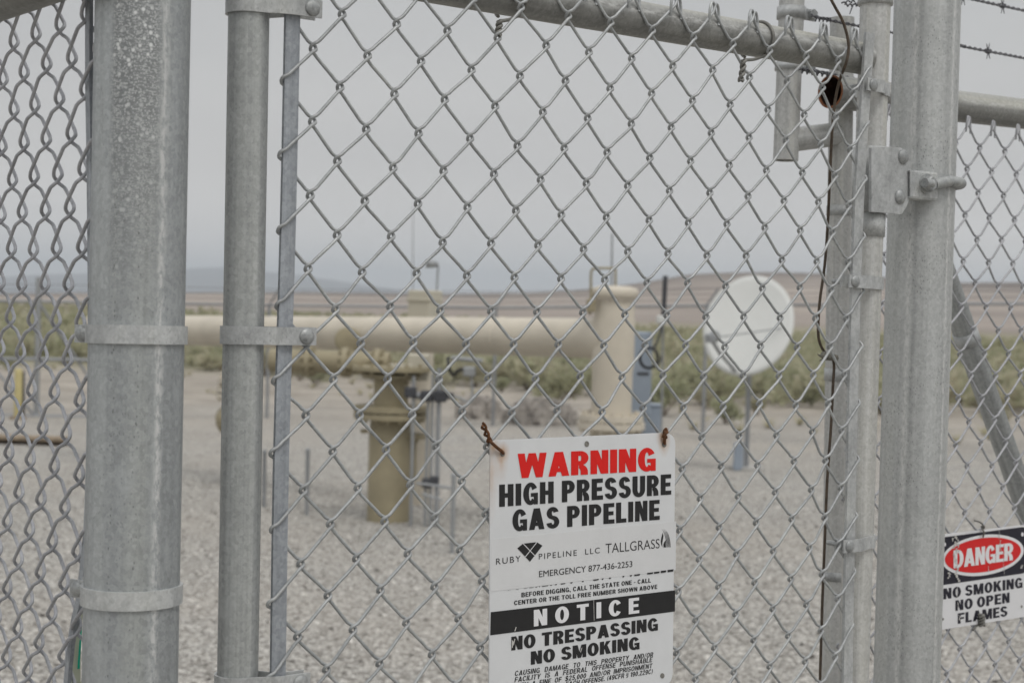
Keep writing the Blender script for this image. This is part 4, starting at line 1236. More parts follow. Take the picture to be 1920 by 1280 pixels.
twist(rp(*E_(400, 765), -.018), rp(*E_(404, 850), -.016), .004, 2, .0022, m)
m.tube(catmull([rp(*E_(400, 820), -.016), rp(*E_(365, 850), -.01), rp(*E_(338, 882), -.012)], 5), .0022, 7)
m.build('wire_tie', M['tie'], ds)

# ------------------------------------------------------------------ gas pipeline in the yard
ZR = 11.8
def zpipe(px): return 1 / np.interp(px, [100, 350, 1150], [1 / 18.6, 1 / 16.2, 1 / 11.8])
PRD = 0.158
pipe_l = at(340, 619, zpipe(340)); pipe_l2 = at(180, 612, zpipe(180)); pipe_r = at(1150, 634.5, ZR)
gpl_base = drop(1150, 900, ZR)
gpl = thing('gas_pipeline', 'tan painted gas pipe crossing the yard above ground, ending in a tall capped riser', 'pipeline', gpl_base)
pdir = (pipe_r - pipe_l) / np.linalg.norm(pipe_r - pipe_l)
MB().tube([pipe_l2, pipe_l, pipe_l + (pipe_r - pipe_l) * .5, pipe_r], PRD, 56).build('horizontal_pipe', M['tan'], gpl)
for q_ in (.22, .52, .80):
    cw_ = pipe_l + (pipe_r - pipe_l) * q_
    m = MB(); m.lathe(cw_ - pdir * .012, pdir, [(0, PRD), (.006, PRD + .006), (.018, PRD + .006), (.024, PRD)], 48); m.build('weld_seam', M['tan'], gpl)
top = at(1151, 566, ZR)
up = np.array([0, 0, 1.0])
bx, by = at(1150, 634, ZR)[:2]
m = MB()
ztop = at(1151, 562, ZR)[2]; zbot = at(1148, 778, ZR)[2]
rx0 = np.array([bx, by, zbot]); 
m.lathe(rx0, up, [(0, PRD * 1.0), ((ztop - zbot) * .38, PRD), ((ztop - zbot) * .42, PRD * 1.05), ((ztop - zbot) * .80, PRD * 1.05), ((ztop - zbot) * .86, PRD), (ztop - zbot, PRD)], 56)
m.lathe(pipe_r - pdir * .30, pdir, [(0, PRD), (.08, PRD * 1.02), (.2, PRD * 1.08), (.3, PRD * 1.1)], 48)
m.build('riser_pipe', M['tan'], gpl)
m = MB()
zc0 = at(1151, 561, ZR)[2]; zc1 = at(1151, 535, ZR)[2]; hh_ = zc1 - zc0
m.lathe(np.array([bx, by, zc0]), up, [(0, PRD), (0, .182), (hh_ * .62, .185), (hh_ * .80, .172), (hh_ * .93, .12), (hh_, .0001)], 56)
m.build('end_cap', M['tan'], gpl)
m = MB()
m.tube(catmull([at(1108, 562, ZR - .1), at(1108, 520, ZR - .1), at(1110, 506, ZR - .1), at(1118, 503, ZR - .1), at(1146, 503, ZR - .05), at(1153, 505, ZR), at(1154, 512, ZR), at(1154, 537, ZR)], 5), .010, 12)
m.box(at(1108, 573, ZR - .12), RT0 * .035, np.array([0, .03, 0]), up * .05, .008)
m.tube([at(1106, 560, ZR - .12), at(1106, 590, ZR - .12)], .014, 12)
m.build('cap_hinge', M['tan_dark'], gpl)
def flange(m, c, r, h, nb, axis=up):
    m.lathe(c, axis, [(0, .0001), (0, r), (h, r), (h, .0001)], 48, False)
    a = np.array([1.0, 0, 0]) if abs(axis[0]) < .9 else up
    N = a - (a @ axis) * axis; N /= np.linalg.norm(N); B = np.cross(axis, N)
    for k in range(nb):
        q = 2 * math.pi * k / nb
        cc = c + (math.cos(q) * N + math.sin(q) * B) * r * .86
        m.lathe(cc - axis * .03, axis, [(0, .0001), (0, .017), (h + .06, .017), (h + .06, .0001)], 8, False)
m = MB()
flange(m, np.array([bx, by, at(1150, 803, ZR)[2]]), .265, .05, 16)
flange(m, np.array([bx, by, at(1150, 789, ZR)[2]]), .25, .045, 16)
m.build('riser_flange', M['tan'], gpl)
gz = ground_h(bx, by)
MB().tube([np.array([bx, by, gz - .2]), np.array([bx, by, at(1150, 800, ZR)[2]])], PRD * 1.02, 48).build('riser_base', M['tan'], gpl)

# valve column under the pipe
ZC = 12.7
vc_base = drop(728, 960, ZC)
vc = thing('valve_column', 'brown flanged valve column standing under the tan pipe', 'valve', vc_base)
cx, cy = vc_base[:2]
zz = lambda py: at(728, py, ZC)[2]
CR_ = 0.178
m = MB(); m.lathe(np.array([cx, cy, vc_base[2] - .1]), up, [(0, CR_), (zz(812) - vc_base[2] + .1, CR_), (zz(806) - vc_base[2] + .1, CR_ * .96), (zz(785) - vc_base[2] + .1, CR_ * .95)], 48)
m.build('column_casing', M['tan_dark'], vc)
m = MB(); m.lathe(np.array([cx, cy, zz(785)]), up, [(0, CR_ * .82), (zz(700) - zz(785), CR_ * .82)], 48)
m.build('valve_neck', M['tan_dark'], vc)
m = MB()
flange(m, np.array([cx, cy, zz(783)]), .31, .045, 16); flange(m, np.array([cx, cy, zz(770)]), .31, .045, 0)
m.build('lower_flange', M['tan_dark'], vc)
m = MB()
flange(m, np.array([cx, cy, zz(708)]), .24, .035, 0); flange(m, np.array([cx, cy, zz(694)]), .33, .035, 12)
m.build('upper_flange', M['tan_dark'], vc)
m = MB()
vbc = at(640, 679, ZC + .25)
vl_ = np.array([1.0, -.10, 0.0]); vl_ /= np.linalg.norm(vl_)
m.tube([vbc - vl_ * .62, vbc - vl_ * .2, vbc + vl_ * .42], .098, 36)
for q_ in (-.30, .02, .30):
    m.lathe(vbc + vl_ * q_, vl_, [(0, .0001), (0, .128), (.045, .128), (.045, .0001)], 32, False)
    for k_ in range(10):
        a_ = 2 * math.pi * k_ / 10
        cc_ = vbc + vl_ * (q_ - .03) + (up * math.cos(a_) + np.cross(vl_, up) * math.sin(a_)) * .108
        m.lathe(cc_, vl_, [(0, .0001), (0, .014), (.105, .014), (.105, .0001)], 6, False)
m.lathe(at(652, 637, ZC + 1.15), np.array([.1, -1, 0]), [(0, .12), (.04, .12), (.05, .10), (.05, .0001)], 28)
m.build('valve_body', M['tan_dark'], vc)
m = MB()
m.box(at(785, 688, ZC), RT0 * .09, np.array([0, .1, 0]), up * .11, .012)
m.box(at(752, 687, ZC - .1), RT0 * .10, np.array([0, .06, 0]), up * .02, .005)
m.build('valve_bonnet', M['box'], vc)
m = MB()
m.tube([at(690, 808, ZC - .1), at(676, 808, ZC - .1)], .018, 10)
m.lathe(at(774, 822, ZC), up, [(-.03, .0001), (-.03, .05), (-.0, .05), (0, .11), (.045, .11), (.045, .0001)], 20, False)
m.tube([at(774, 824, ZC), at(773, 900, ZC)], .035, 14)
m.build('drain_fitting', M['tan_dark'], vc)

# gauge piping beside the column
gpz = 12.4
gb0 = drop(815, 950, gpz)
gpp = thing('gauge_piping', 'cluster of thin grey gauge pipes with small valves right of the brown column', 'pipework', gb0)
def yy(px, z): return drop(px, 900, z)
m = MB()
for px, y0, w_ in ((803, 745, .013), (812, 700, .012), (824, 690, .020), (776, 705, .014)):
    b0 = yy(px - 4, gpz); a0 = at(px, y0, gpz)
    m.tube([b0, a0], w_, 12)
m.tube([at(772, 741, gpz), at(838, 741, gpz)], .030, 12)
m.tube(catmull([at(838, 741, gpz), at(860, 745, gpz), at(884, 752, gpz), at(884, 705, gpz)], 5), .011, 10)
m.tube([at(846, 671, gpz), at(905, 676, gpz)], .018, 10)
m.tube([at(780, 905, gpz - .2), at(850, 915, gpz - .2)], .012, 10)
m.tube([at(790, 925, gpz - .2), at(830, 938, gpz - .2)], .010, 10)
m.build('pipe_run', M['steel'], gpp)
m = MB()
for px, py, s_ in ((800, 742, .05), (826, 742, .055), (770, 735, .05), (801, 905, .045), (814, 900, .04), (844, 742, .03)):
    c0 = at(px, py, gpz - .02)
    m = MB(); m.box(c0, RT0 * s_, np.array([0, s_ * .7, 0]), up * s_ * .9, s_ * .25); m.build('valve_block', M['dark_steel'], gpp)
m = MB(); m.box(at(880, 696, gpz), RT0 * .05, np.array([0, .04, 0]), up * .04, .01); m.build('gauge_head', M['steel'], gpp)
m = MB()
m.tube(catmull([at(840, 670, gpz), at(842, 690, gpz - .1), at(850, 703, gpz), at(860, 694, gpz), at(875, 692, gpz)], 5), .014, 10)
m.build('flexible_hose', M['cable'], gpp)

# cabinet behind the pipe with its lamp
ZB = 13.9
cb_base = drop(797, 900, ZB)
cbn = thing('valve_actuator', 'beige box cabinet rising behind the tan pipe', 'cabinet', cb_base)
ca = math.radians(-28)
cxv = np.array([math.cos(ca), math.sin(ca), 0]); cyv = np.array([-math.sin(ca), math.cos(ca), 0])
cc = at(797, 568, ZB)
zt, zb3 = at(797, 544, ZB)[2], at(797, 600, ZB)[2]
m = MB(); m.box(np.array([cc[0], cc[1], (zt + zb3) / 2]), cxv * .118, cyv * .118, up * (zt - zb3) / 2, .012)
m.box(np.array([cc[0], cc[1], at(797, 562, ZB)[2]]) - cyv * .01, cxv * .124, cyv * .124, up * .012, .004)
m.build('cabinet_head', M['box'], cbn)
m = MB(); m.tube([np.array([cc[0], cc[1], cb_base[2]]), np.array([cc[0], cc[1], zb3])], .09, 24); m.build('cabinet_stem', M['tan'], cbn)
lmp = thing('yard_lamp', 'small grey lamp on a thin pole above the beige cabinet', 'lamp', at(820, 545, ZB))
m = MB(); m.tube([at(819, 548, ZB), at(821.5, 497, ZB)], .009, 10); m.build('lamp_pole', M['steel'], lmp)
m = MB(); m.lathe(at(811, 495, ZB), -RT0 + up * .1, [(-.05, .0001), (-.05, .02), (.0, .035), (.05, .042), (.06, .03), (.06, .0001)], 18)
m.tube([at(822, 497, ZB), at(814, 495, ZB)], .012, 10); m.build('lamp_head', M['steel'], lmp)

# whip aerials
wa = drop(1147, 700, 15.0)
an = tag(MB().tube([wa, at(1148, 437, 15.0)], [.02, .009], 10).build('whip_aerial', M['steel'], None, wa), 'thin whip aerial rising behind the capped riser', 'aerial')
wb_ = drop(775, 700, 30.0)
an2 = tag(MB().tube([wb_, at(774.5, 385, 30.0)], [.02, .006], 8).build('whip_aerial', M['steel'], None, wb_), 'faint tall thin aerial rising behind the beige cabinet', 'aerial')

# grey electrical cabinets
ZE = 13.2
eb = drop(1203, 800, ZE)
ebx = thing('electrical_cabinet', 'tall narrow blue grey cabinet tight behind the right of the capped riser', 'cabinet', eb)
z1_, z0_ = at(1203, 622, ZE)[2], at(1203, 776, ZE)[2]
c0 = at(1197, 700, ZE)
m = MB(); m.box(np.array([c0[0], c0[1], (z1_ + z0_) / 2]), RT0 * .105, np.array([0, .12, 0]), up * (z1_ - z0_) / 2, .01)
m.build('cabinet_body', M['grey_box'], ebx)
m = MB(); m.box(np.array([c0[0] + .03, c0[1] - .121, at(1203, 699, ZE)[2]]), RT0 * .05, np.array([0, .006, 0]), up * .012, .003)
m.tube([np.array([c0[0], c0[1], ground_h(c0[0], c0[1])]), np.array([c0[0], c0[1], z0_])], .05, 16); m.build('cabinet_latch', M['dark_steel'], ebx)
eb2 = drop(1224, 830, ZE + .3)
e2 = thing('electrical_cabinet', 'low blue grey box on the ground, right of the tall narrow cabinet', 'cabinet', eb2)
c0 = at(1221, 790, ZE + .3); z1_ = at(1221, 760, ZE + .3)[2]
zg_ = ground_h(c0[0], c0[1])
m = MB(); m.box(np.array([c0[0], c0[1], (z1_ + zg_) / 2]), RT0 * .075, np.array([0, .1, 0]), up * (z1_ - zg_) / 2, .01); m.build('cabinet_body', M['grey_box'], e2)
m = MB(); m.box(np.array([c0[0], c0[1], z1_ + .008]), RT0 * .083, np.array([0, .108, 0]), up * .008, .003); m.build('cabinet_lid', M['grey_box'], e2)

# dark pole with a white sensor and coiled cable
ZK = 13.0
pk = drop(1243, 830, ZK)
pl_ = thing('sensor_pole', 'thin pole with a dark upper tube and white sensor, left of the satellite dish', 'pole', pk)
m = MB(); m.tube([at(1244, 592, ZK), at(1247.5, 517, ZK)], .021, 16); m.build('dark_tube', M['dark_steel'], pl_)
m = MB(); m.tube([pk, at(1243, 600, ZK)], .010, 10); m.build('pole_shaft', M['steel'], pl_)
m = MB(); m.box(at(1241, 599, ZK), RT0 * .045, np.array([0, .04, 0]), up * .035, .01); m.build('sensor_head', M['dish'], pl_)
ck = at(1217, 671, ZK - .2)
m = MB()
for k in range(4):
    rr_ = .072 + .008 * (k % 2)
    P = [ck + RT0 * rr_ * math.cos(q) + up * rr_ * 1.12 * math.sin(q) + np.array([0, .012 * k, 0]) for q in np.linspace(0, 2 * math.pi, 30, endpoint=False)]
    m.tube(P, .0085, 8, closed=True)
m.tube(catmull([at(1224, 655, ZK - .2), at(1232, 640, ZK - .1), at(1238, 622, ZK), at(1240, 603, ZK)], 5), .010, 8)
m.tube(catmull([at(1232, 690, ZK - .15), at(1240, 670, ZK), at(1243, 640, ZK), at(1244, 605, ZK)], 5), .007, 8)
tag(m.build('cable_coil', M['cable'], None, ck), 'black cable coiled in a loop beside the grey cabinet', 'cable')

# ------------------------------------------------------------------ satellite dish
ZD = 18.6
db = drop(1399, 870, ZD)
sd_ = thing('satellite_dish', 'large white satellite dish on a pole beyond the mesh', 'satellite dish', db)
dc = at(1403, 610, ZD - .28)
dn = np.array([-0.34, -0.80, 0.42]); dn /= np.linalg.norm(dn)         # looks towards the yard and up
dR = 93 / FOC * ZD
u_ = np.cross(up, dn); u_ /= np.linalg.norm(u_); w_ = np.cross(dn, u_)
V = []; F = []
NR, NA = 9, 56
for i in range(NR + 1):
    q = i / NR
    for k in range(NA):
        a = 2 * math.pi * k / NA
        V.append(dc + (u_ * math.cos(a) * .91 + w_ * math.sin(a) * 1.10) * dR * max(q, .001) + dn * (dR * .075 * (q * q - .6)))
for i in range(NR):
    for k in range(NA):
        F.append((i * NA + k, i * NA + (k + 1) % NA, (i + 1) * NA + (k + 1) % NA, (i + 1) * NA + k))
b = len(V)
V += [v - dn * .02 for v in V]
F2 = [tuple(b + q for q in f[::-1]) for f in F]
rim = [(NR * NA + k, NR * NA + (k + 1) % NA, b + NR * NA + (k + 1) % NA, b + NR * NA + k) for k in range(NA)]
m = MB(); m.add(V, F + F2 + rim, True); m.build('reflector', M['dish'], sd_)
m = MB(); m.tube([db, np.array([db[0], db[1], at(1405, 668, ZD)[2]])], .032, 24); m.box(dc - dn * .16, u_ * .12, dn * .08, w_ * .2, .02)
m.build('mast', M['steel'], sd_)
fe = dc + dn * dR * 1.15 - u_ * 0 + (at(1333, 636, ZD - 1.0) - dc) * .0
fe = at(1332, 634, ZD - 1.3)
m = MB()
m.tube([at(1388, 706, ZD - .30), at(1350, 662, ZD - 1.0), fe], .022, 12)
m.build('feed_arm', M['steel'], sd_)
m = MB(); m.tube([fe, at(1486, 612, ZD - .30)], .008, 8); m.tube([fe, at(1320, 632, ZD - .35)], .008, 8); m.build('stay_rod', M['steel'], sd_)
m = MB(); m.box(fe, RT0 * .05, np.array([0, .1, 0]), up * .05, .012); m.lathe(fe + np.array([0, .08, 0]), dc - fe, [(0, .05), (.14, .075), (.14, .0001)], 18); m.tube([fe, at(1340, 622, ZD - 1.3)], .025, 10); m.build('feed_horn', M['steel'], sd_)
m = MB()
b1 = at(1384, 862, ZD - .15)
gz1 = ground_h(b1[0], b1[1])
m.box(np.array([b1[0], b1[1], gz1 + .17]), RT0 * .055, np.array([0, .05, 0]), up * .17, .01)
m.tube([np.array([b1[0], b1[1], gz1 + .3]), at(1388, 835, ZD)], .03, 12)
m.build('junction_box', M['grey_box'], sd_)
m = MB(); m.lathe(db - up * .05, up, [(0, .0001), (0, .22), (.09, .22), (.09, .0001)], 24, False); m.build('footing', plain('concrete', (0.4, 0.39, 0.37), .9), sd_)

# ------------------------------------------------------------------ flanged blow-off left, half behind the gate upright
ZF = 15.2
fb = drop(443, 850, ZF)
bo = thing('blow_off_valve', 'brown flanged stub valve mostly hidden behind the gate upright', 'valve', fb)
m = MB(); m.tube([fb - up * .1, at(443, 740, ZF)], .13, 32); m.build('valve_stem', M['tan_dark'], bo)
m = MB()
for y_, r_ in ((745, .215), (734, .215), (716, .20)):
    flange(m, np.array([fb[0], fb[1], at(443, y_, ZF)[2]]), r_, .045, 12)
m.build('flange', M['tan'], bo)
m = MB(); m.lathe(at(443, 787, ZF), np.array([0, 0, 1.0]), [(-.14, .13), (-.11, .17), (-.05, .2), (.04, .21), (.10, .18), (.14, .13)], 36); m.build('valve_bulge', M['tan_dark'], bo)

# stakes in the gravel
def stake(px, y0, z, r, label):
    b = drop(px, 900, z)
    m = MB(); m.tube([b - up * .05, at(px, y0, z)], r, 12)
    m.lathe(at(px, y0, z), up, [(0, r * 1.25), (.02, r * 1.25), (.03, .0001)], 12)
    return tag(m.build('pipe_stake', M['steel'], None, b), label, 'stake', 'short pipe stakes in the gravel')
stake(577, 845, 12.9, .018, 'short grey stake in the gravel left of the brown column')
stake(496, 848, 13.4, .018, 'short grey stake just right of the gate upright')
stake(851, 893, 10.9, .018, 'short grey stake right of the gauge piping')

# ------------------------------------------------------------------ perimeter fence
pf_pts = [(-760, 26), (-340, 25.5), (72, 25.0), (505, 26.3), (930, 25.8), (1325, 24.2), (1720, 23.2), (2110, 22.4), (2500, 21.8)]
raily = {-760: 560, -340: 562, 72: 565, 505: 572, 930: 577, 1325: 573, 1720: 570, 2110: 568, 2500: 566}
tops, bots = [], []
for px, z in pf_pts:
    tpt = at(px, raily[px], z); bpt = np.array([tpt[0], tpt[1], ground_h(tpt[0], tpt[1])])
    tops.append(tpt); bots.append(bpt)
per = thing('perimeter_fence', 'far chain link fence across the back of the gravel yard', 'fence', bots[4])
for i, (tpt, bpt) in enumerate(zip(tops, bots)):
    m = MB()
    r_ = .045 if i == 2 else .030
    lean = np.array([-.02, 0, 0]) if i == 2 else 0
    hi = tpt + up * (.40 if i == 2 else .03)
    m.tube([bpt - up * .05, hi], r_, 16)
    pst = m.build('line_post', M['steel'], per)
    if i != 2:
        m = MB(); m.tube([hi - up * .02, hi + np.array([.18, -.05, .26])], .017, 10); m.build('barb_arm', M['steel'], pst)
m = MB()
m.tube([t_ for t_ in tops], .023, 12); m.build('top_rail', M['steel'], per)
m = MB()
for q in (.10, .19, .28):
    m.tube([t_ + np.array([.18 * q / .28, -.05 * q / .28, q]) for t_ in tops], .004, 5)
m.build('barbed_wire', M['barb'], per)
# corner bracing at the left end
m = MB()
zl = lambda y: 25.0
for y_ in (673, 780):
    m.tube([at(-340, y_ - 3, 25.2), at(72, y_, 25.0), at(290, y_ + 4, 25.6)], .030, 12)
m.tube([at(74, 569, 25), at(170, 712, 25.3)], .024, 12)
m.tube([at(-20, 680, 25), at(66, 780, 25)], .024, 12)
m.build('corner_brace', M['steel'], per)
# its mesh
m = MB()
WW, HH = 0.072, 0.072
for i in range(1, len(tops) - 2):
    A0, A1, B0, B1 = tops[i], tops[i + 1], bots[i], bots[i + 1]
    Ln = np.linalg.norm(A1 - A0); nk = int(Ln / (WW / 2))
    hgt_ = A0[2] - B0[2]; nr = int(hgt_ / (HH / 2))
    for k in range(nk):
        pts = []
        for q in range(nr + 1):
            xx = (k + ((q + k) % 2)) / nk
            T_ = A0 + (A1 - A0) * xx; Bt = B0 + (B1 - B0) * xx
            pts.append(T_ + (Bt - T_) * q / nr)
        P = np.array(pts)
        n_ = len(P)
        off = np.array([[.0017, 0, 0], [-.0009, .0015, 0], [-.0009, -.0015, 0]])
        V = (P[:, None, :] + off[None]).reshape(-1, 3)
        F = []
        for q in range(n_ - 1):
            for s_ in range(3):
                F.append((q * 3 + s_, q * 3 + (s_ + 1) % 3, q * 3 + 3 + (s_ + 1) % 3, q * 3 + 3 + s_))
        m.add(V, F, True)
m.build('chain_link_mesh', M['wire_dull'], per)

# yellow bollards and skid at the left
def bollard(px, y0, z, label):
    b = drop(px, 800, z)
    o = thing('bollard', label, 'bollard', b, 'yellow bollards by the left fence')
    m = MB(); t_ = at(px, y0, z); hgt_ = t_[2] - b[2]
    m.lathe(b - up * .05, up, [(0, .062), (hgt_, .062), (hgt_ + .035, .05), (hgt_ + .05, .0001)], 28); m.build('bollard_tube', M['yellow'], o)
    m = MB(); m.lathe(b, up, [(0, .0001), (0, .13), (.05, .12), (.05, .0001)], 24, False); m.build('bollard_footing', M['plank'], o)
bollard(33, 690, 24.3, 'yellow bollard seen through the left fence mesh')
dkp = drop(41, 800, 24.4)
m = MB(); m.tube([dkp, at(41, 700, 24.4)], .045, 16); m.lathe(at(41, 700, 24.4), up, [(0, .05), (.03, .05), (.04, .0001)], 16)
tag(m.build('dark_post', M['dark_steel'], None, dkp), 'short dark post right behind the yellow bollard', 'post')
sk = drop(60, 806, 19.5)
skd = thing('timber_skid', 'long brown timber plank lying on the gravel at the far left', 'plank', sk)
A0 = drop(-260, 806, 19.7); A1 = drop(126, 806, 19.4)
dv_ = (A1 - A0); 
m = MB(); m.box((A0 + A1) / 2 + up * .085, dv_ / 2, np.array([0, .14, 0]), up * .025, .006); m.build('plank', M['plank'], skd)
m = MB(); m.box((A0 + A1) / 2 + up * .03, dv_ / 2 * .99, np.array([0, .10, 0]), up * .03, .006); m.build('skid_runner', M['dark_plank'], skd)

# rubble mounds
def mound(px, z, rx, rz, seed, label):
    b = drop(px, 790, z)
    rr = np.random.default_rng(seed); V = []; F = []
    NA, NB = 40, 12
    ph = rr.uniform(0, 6, 8)
    for i in range(NB + 1):
        q = i / NB * math.pi / 2
        for k in range(NA):
            a = 2 * math.pi * k / NA
            f_ = 1 + .10 * math.sin(3 * a + ph[0]) + .07 * math.sin(7 * a + ph[1] + q * 4) + rr.normal(0, .05)
            V.append(b + np.array([rx * math.cos(a) * math.cos(q) * f_, rx * .7 * math.sin(a) * math.cos(q) * f_, rz * math.sin(q) ** .8 * (1 + rr.normal(0, .06)) - .03]))
    for i in range(NB):
        for k in range(NA): F.append((i * NA + k, i * NA + (k + 1) % NA, (i + 1) * NA + (k + 1) % NA, (i + 1) * NA + k))
    F.append(tuple(NB * NA + k for k in range(NA)))
    m = MB(); m.add(V, F, False)
    for k in range(170):                                   # loose rocks on the heap
        a = rr.uniform(0, 2 * math.pi); q = math.sqrt(rr.random()); s_ = rr.uniform(.04, .11)
        c0 = b + np.array([rx * 1.05 * q * math.cos(a), rx * .75 * q * math.sin(a), rz * max(0, 1 - q ** 2) ** .5 * .98])
        vv = rr.normal(0, 1, (8, 3)); vv /= np.linalg.norm(vv, axis=1)[:, None]
        cube = np.array([(x, y, z_) for z_ in (-1, 1) for y in (-1, 1) for x in (-1, 1)]) * .7 + vv * .35
        m.add(c0 + cube * s_, [(0, 2, 3, 1), (4, 5, 7, 6), (0, 1, 5, 4), (2, 6, 7, 3), (0, 4, 6, 2), (1, 3, 7, 5)], False)
    return tag(m.build('rubble_mound', M['rock'], None, b), label, 'rock heap', 'rubble mounds at the back of the yard')
mound(1015, 26.8, .62, .42, 4, 'larger grey rubble mound nearer the capped riser')
mound(898, 28.0, .40, .36, 6, 'smaller grey rubble mound nearer the gauge piping')

# ------------------------------------------------------------------ sagebrush
def leafy(t):
    t.set(0.9, 0, 0.15)
    tr = t.n.new("ShaderNodeBsdfTranslucent"); mx = t.n.new("ShaderNodeMixShader"); mx.inputs[0].default_value = 0.45
    bc = t.p.inputs["Base Color"].links[0].from_socket
    t.l.new(bc, tr.inputs[0]); t.l.new(t.p.outputs[0], mx.inputs[1]); t.l.new(tr.outputs[0], mx.inputs[2])
    t.l.new(mx.outputs[0], t.n["Material Output"].inputs["Surface"])
    return t.m
def leafmat(name, a, b):
    t = NT(name); oi = t.n.new("ShaderNodeObjectInfo")
    f = t.noise(t.coords(), 9, 3)
    c = t.ramp(f, [(0.3, a), (0.7, b)])
    t.col(t.mix(t.math('MULTIPLY', oi.outputs["Random"], 0.45), c, lin(160, 152, 126)))
    return leafy(t)
M['sage'] = [leafmat('sagebrush_green', lin(150, 154, 122), lin(186, 187, 156)), leafmat('sagebrush_grey', lin(172, 170, 146), lin(204, 200, 178)), leafmat('sagebrush_olive', lin(158, 157, 128), lin(192, 188, 162))]
M['twig'] = plain('sagebrush_twig', lin(112, 96, 80), 0.9, 0, 0.2, 20)
def bush_faces(rr, nleaf, size, R=0.5, H=0.72):
    V = []; F = []
    lob = [(rr.uniform(-.5, .5) * R, rr.uniform(-.5, .5) * R, rr.uniform(.35, .8) * H, rr.uniform(.28, .5) * R) for _ in range(9)]
    for k in range(nleaf):
        x, y, z, r = lob[rr.integers(len(lob))]
        d = rr.normal(0, 1, 3); d /= np.linalg.norm(d)
        c = np.array([x, y, z]) + d * r * rr.uniform(.5, 1.1)
        c[2] = abs(c[2])
        a = d + rr.normal(0, .6, 3) + np.array([0, 0, .6]); a /= np.linalg.norm(a)
        b = np.cross(a, rr.normal(0, 1, 3)); b /= np.linalg.norm(b) + 1e-9
        s = size * rr.uniform(.6, 1.4)
        i = len(V)
        V += [c - b * s * .4, c + a * s, c + b * s * .4, c - a * s * .5]
        F.append((i, i + 1, i + 2, i + 3))
    return np.array(V), F
protos = []
for k in range(5):
    rr = np.random.default_rng(40 + k)
    v, f = bush_faces(rr, 620, .075)
    me = bpy.data.meshes.new('sagebrush'); me.from_pydata(v.tolist(), [], f)
    me.materials.append(M['sage'][k % 3])
    st_ = MB()
    for q in range(9):
        a = rr.uniform(0, 6.3); l_ = rr.uniform(.25, .45)
        st_.tube([(0, 0, -.03), (math.cos(a) * l_ * .4, math.sin(a) * l_ * .4, l_ * .6), (math.cos(a) * l_, math.sin(a) * l_, l_ * 1.3)], [.018, .011, .004], 5)
    ms = bpy.data.meshes.new('stems'); ms.from_pydata(np.concatenate(st_.v).tolist(), [], st_.f); ms.materials.append(M['twig'])
    protos.append((me, ms))
def line_y(px): return float(np.interp(px, [-200, 0, 350, 600, 1000, 1300, 1600, 1920, 2300], [672, 676, 702, 716, 742, 770, 782, 792, 800]))
def ground_hit(px, py):
    lo, hi = 5.0, 400.0
    for _ in range(40):
        z = (lo + hi) / 2; p = at(px, py, z)
        if p[2] > ground_h(p[0], p[1]): lo = z
        else: hi = z
    return lo
edge_z = {px: ground_hit(px, line_y(px)) for px in range(-200, 2301, 100)}
ez = lambda px: float(np.interp(px, list(edge_z), list(edge_z.values())))
rr = np.random.default_rng(77)
spots = []
while len(spots) < 110:
    px = rr.uniform(-120, 2050); z = ez(px) * (rr.uniform(.86, 1.0) if rr.random() < .14 else rr.uniform(1.0, 1.45))
    p = at(px, 700, z); x, y = p[0], p[1]
    s = rr.uniform(.55, 1.25)
    if all((x - a) ** 2 + (y - b) ** 2 > (.42 * (s + c)) ** 2 for a, b, c in spots): spots.append((x, y, s))
spots.sort(key=lambda q: q[1])
kinds = ['pale green sagebrush growing at the front edge of the brush beyond the far fence', 'grey sagebrush growing at the front edge of the brush beyond the far fence', 'olive sagebrush growing at the front edge of the brush beyond the far fence']
for i, (x, y, s) in enumerate(spots):
    me, ms = protos[i % 5]
    o = bpy.data.objects.new('sagebrush', None); COL.objects.link(o)
    o.location = (x, y, ground_h(x, y)); o.rotation_euler = (0, 0, rr.uniform(0, 6.3)); o.scale = (s * 1.05, s * 1.05, s * .92)
    tag(o, kinds[(i % 5) % 3], 'shrub', 'sagebrush along the front of the brush')
    for nm, dd in (('foliage', me), ('stems', ms)):
        c = bpy.data.objects.new(nm, dd); COL.objects.link(c); c.parent = o
sb = MB()
small = []
for k in range(6):
    r2 = np.random.default_rng(90 + k); small.append(bush_faces(r2, 110, .14))
Vs, Fs, nv = [], [], 0
for i in range(3600):
    px = rr.uniform(-500, 2400); z = ez(px) * (1.08 + 3.6 * rr.random() ** 1.35)
    p = at(px, 690, z); x, y = p[0], p[1]
    v, f = small[i % 6]; s = rr.uniform(.6, 1.35); a = rr.uniform(0, 6.3)
    c_, s2 = math.cos(a) * s, math.sin(a) * s
    W = np.stack([v[:, 0] * c_ - v[:, 1] * s2 + x, v[:, 0] * s2 + v[:, 1] * c_ + y, v[:, 2] * s + ground_h(x, y)], 1)
    Vs.append(W); Fs.append(np.array(f) + nv); nv += len(v)
V = np.concatenate(Vs); F = np.concatenate(Fs)
me = bpy.data.meshes.new('brush_field'); me.from_pydata(V.tolist(), [], F.tolist())
t = NT('brush_field_leaves')
f = t.noise(t.coords(), 0.8, 6, 0.8)
t.col(t.ramp(f, [(0.30, lin(150, 154, 122)), (0.44, lin(172, 173, 142)), (0.55, lin(190, 186, 160)), (0.66, lin(208, 198, 178))]))
me.materials.append(leafy(t))
bf = bpy.data.objects.new('brush_field', me); COL.objects.link(bf)
tag(bf, 'pale green sagebrush plain stretching back beyond the far fence', 'brush', kind='stuff')
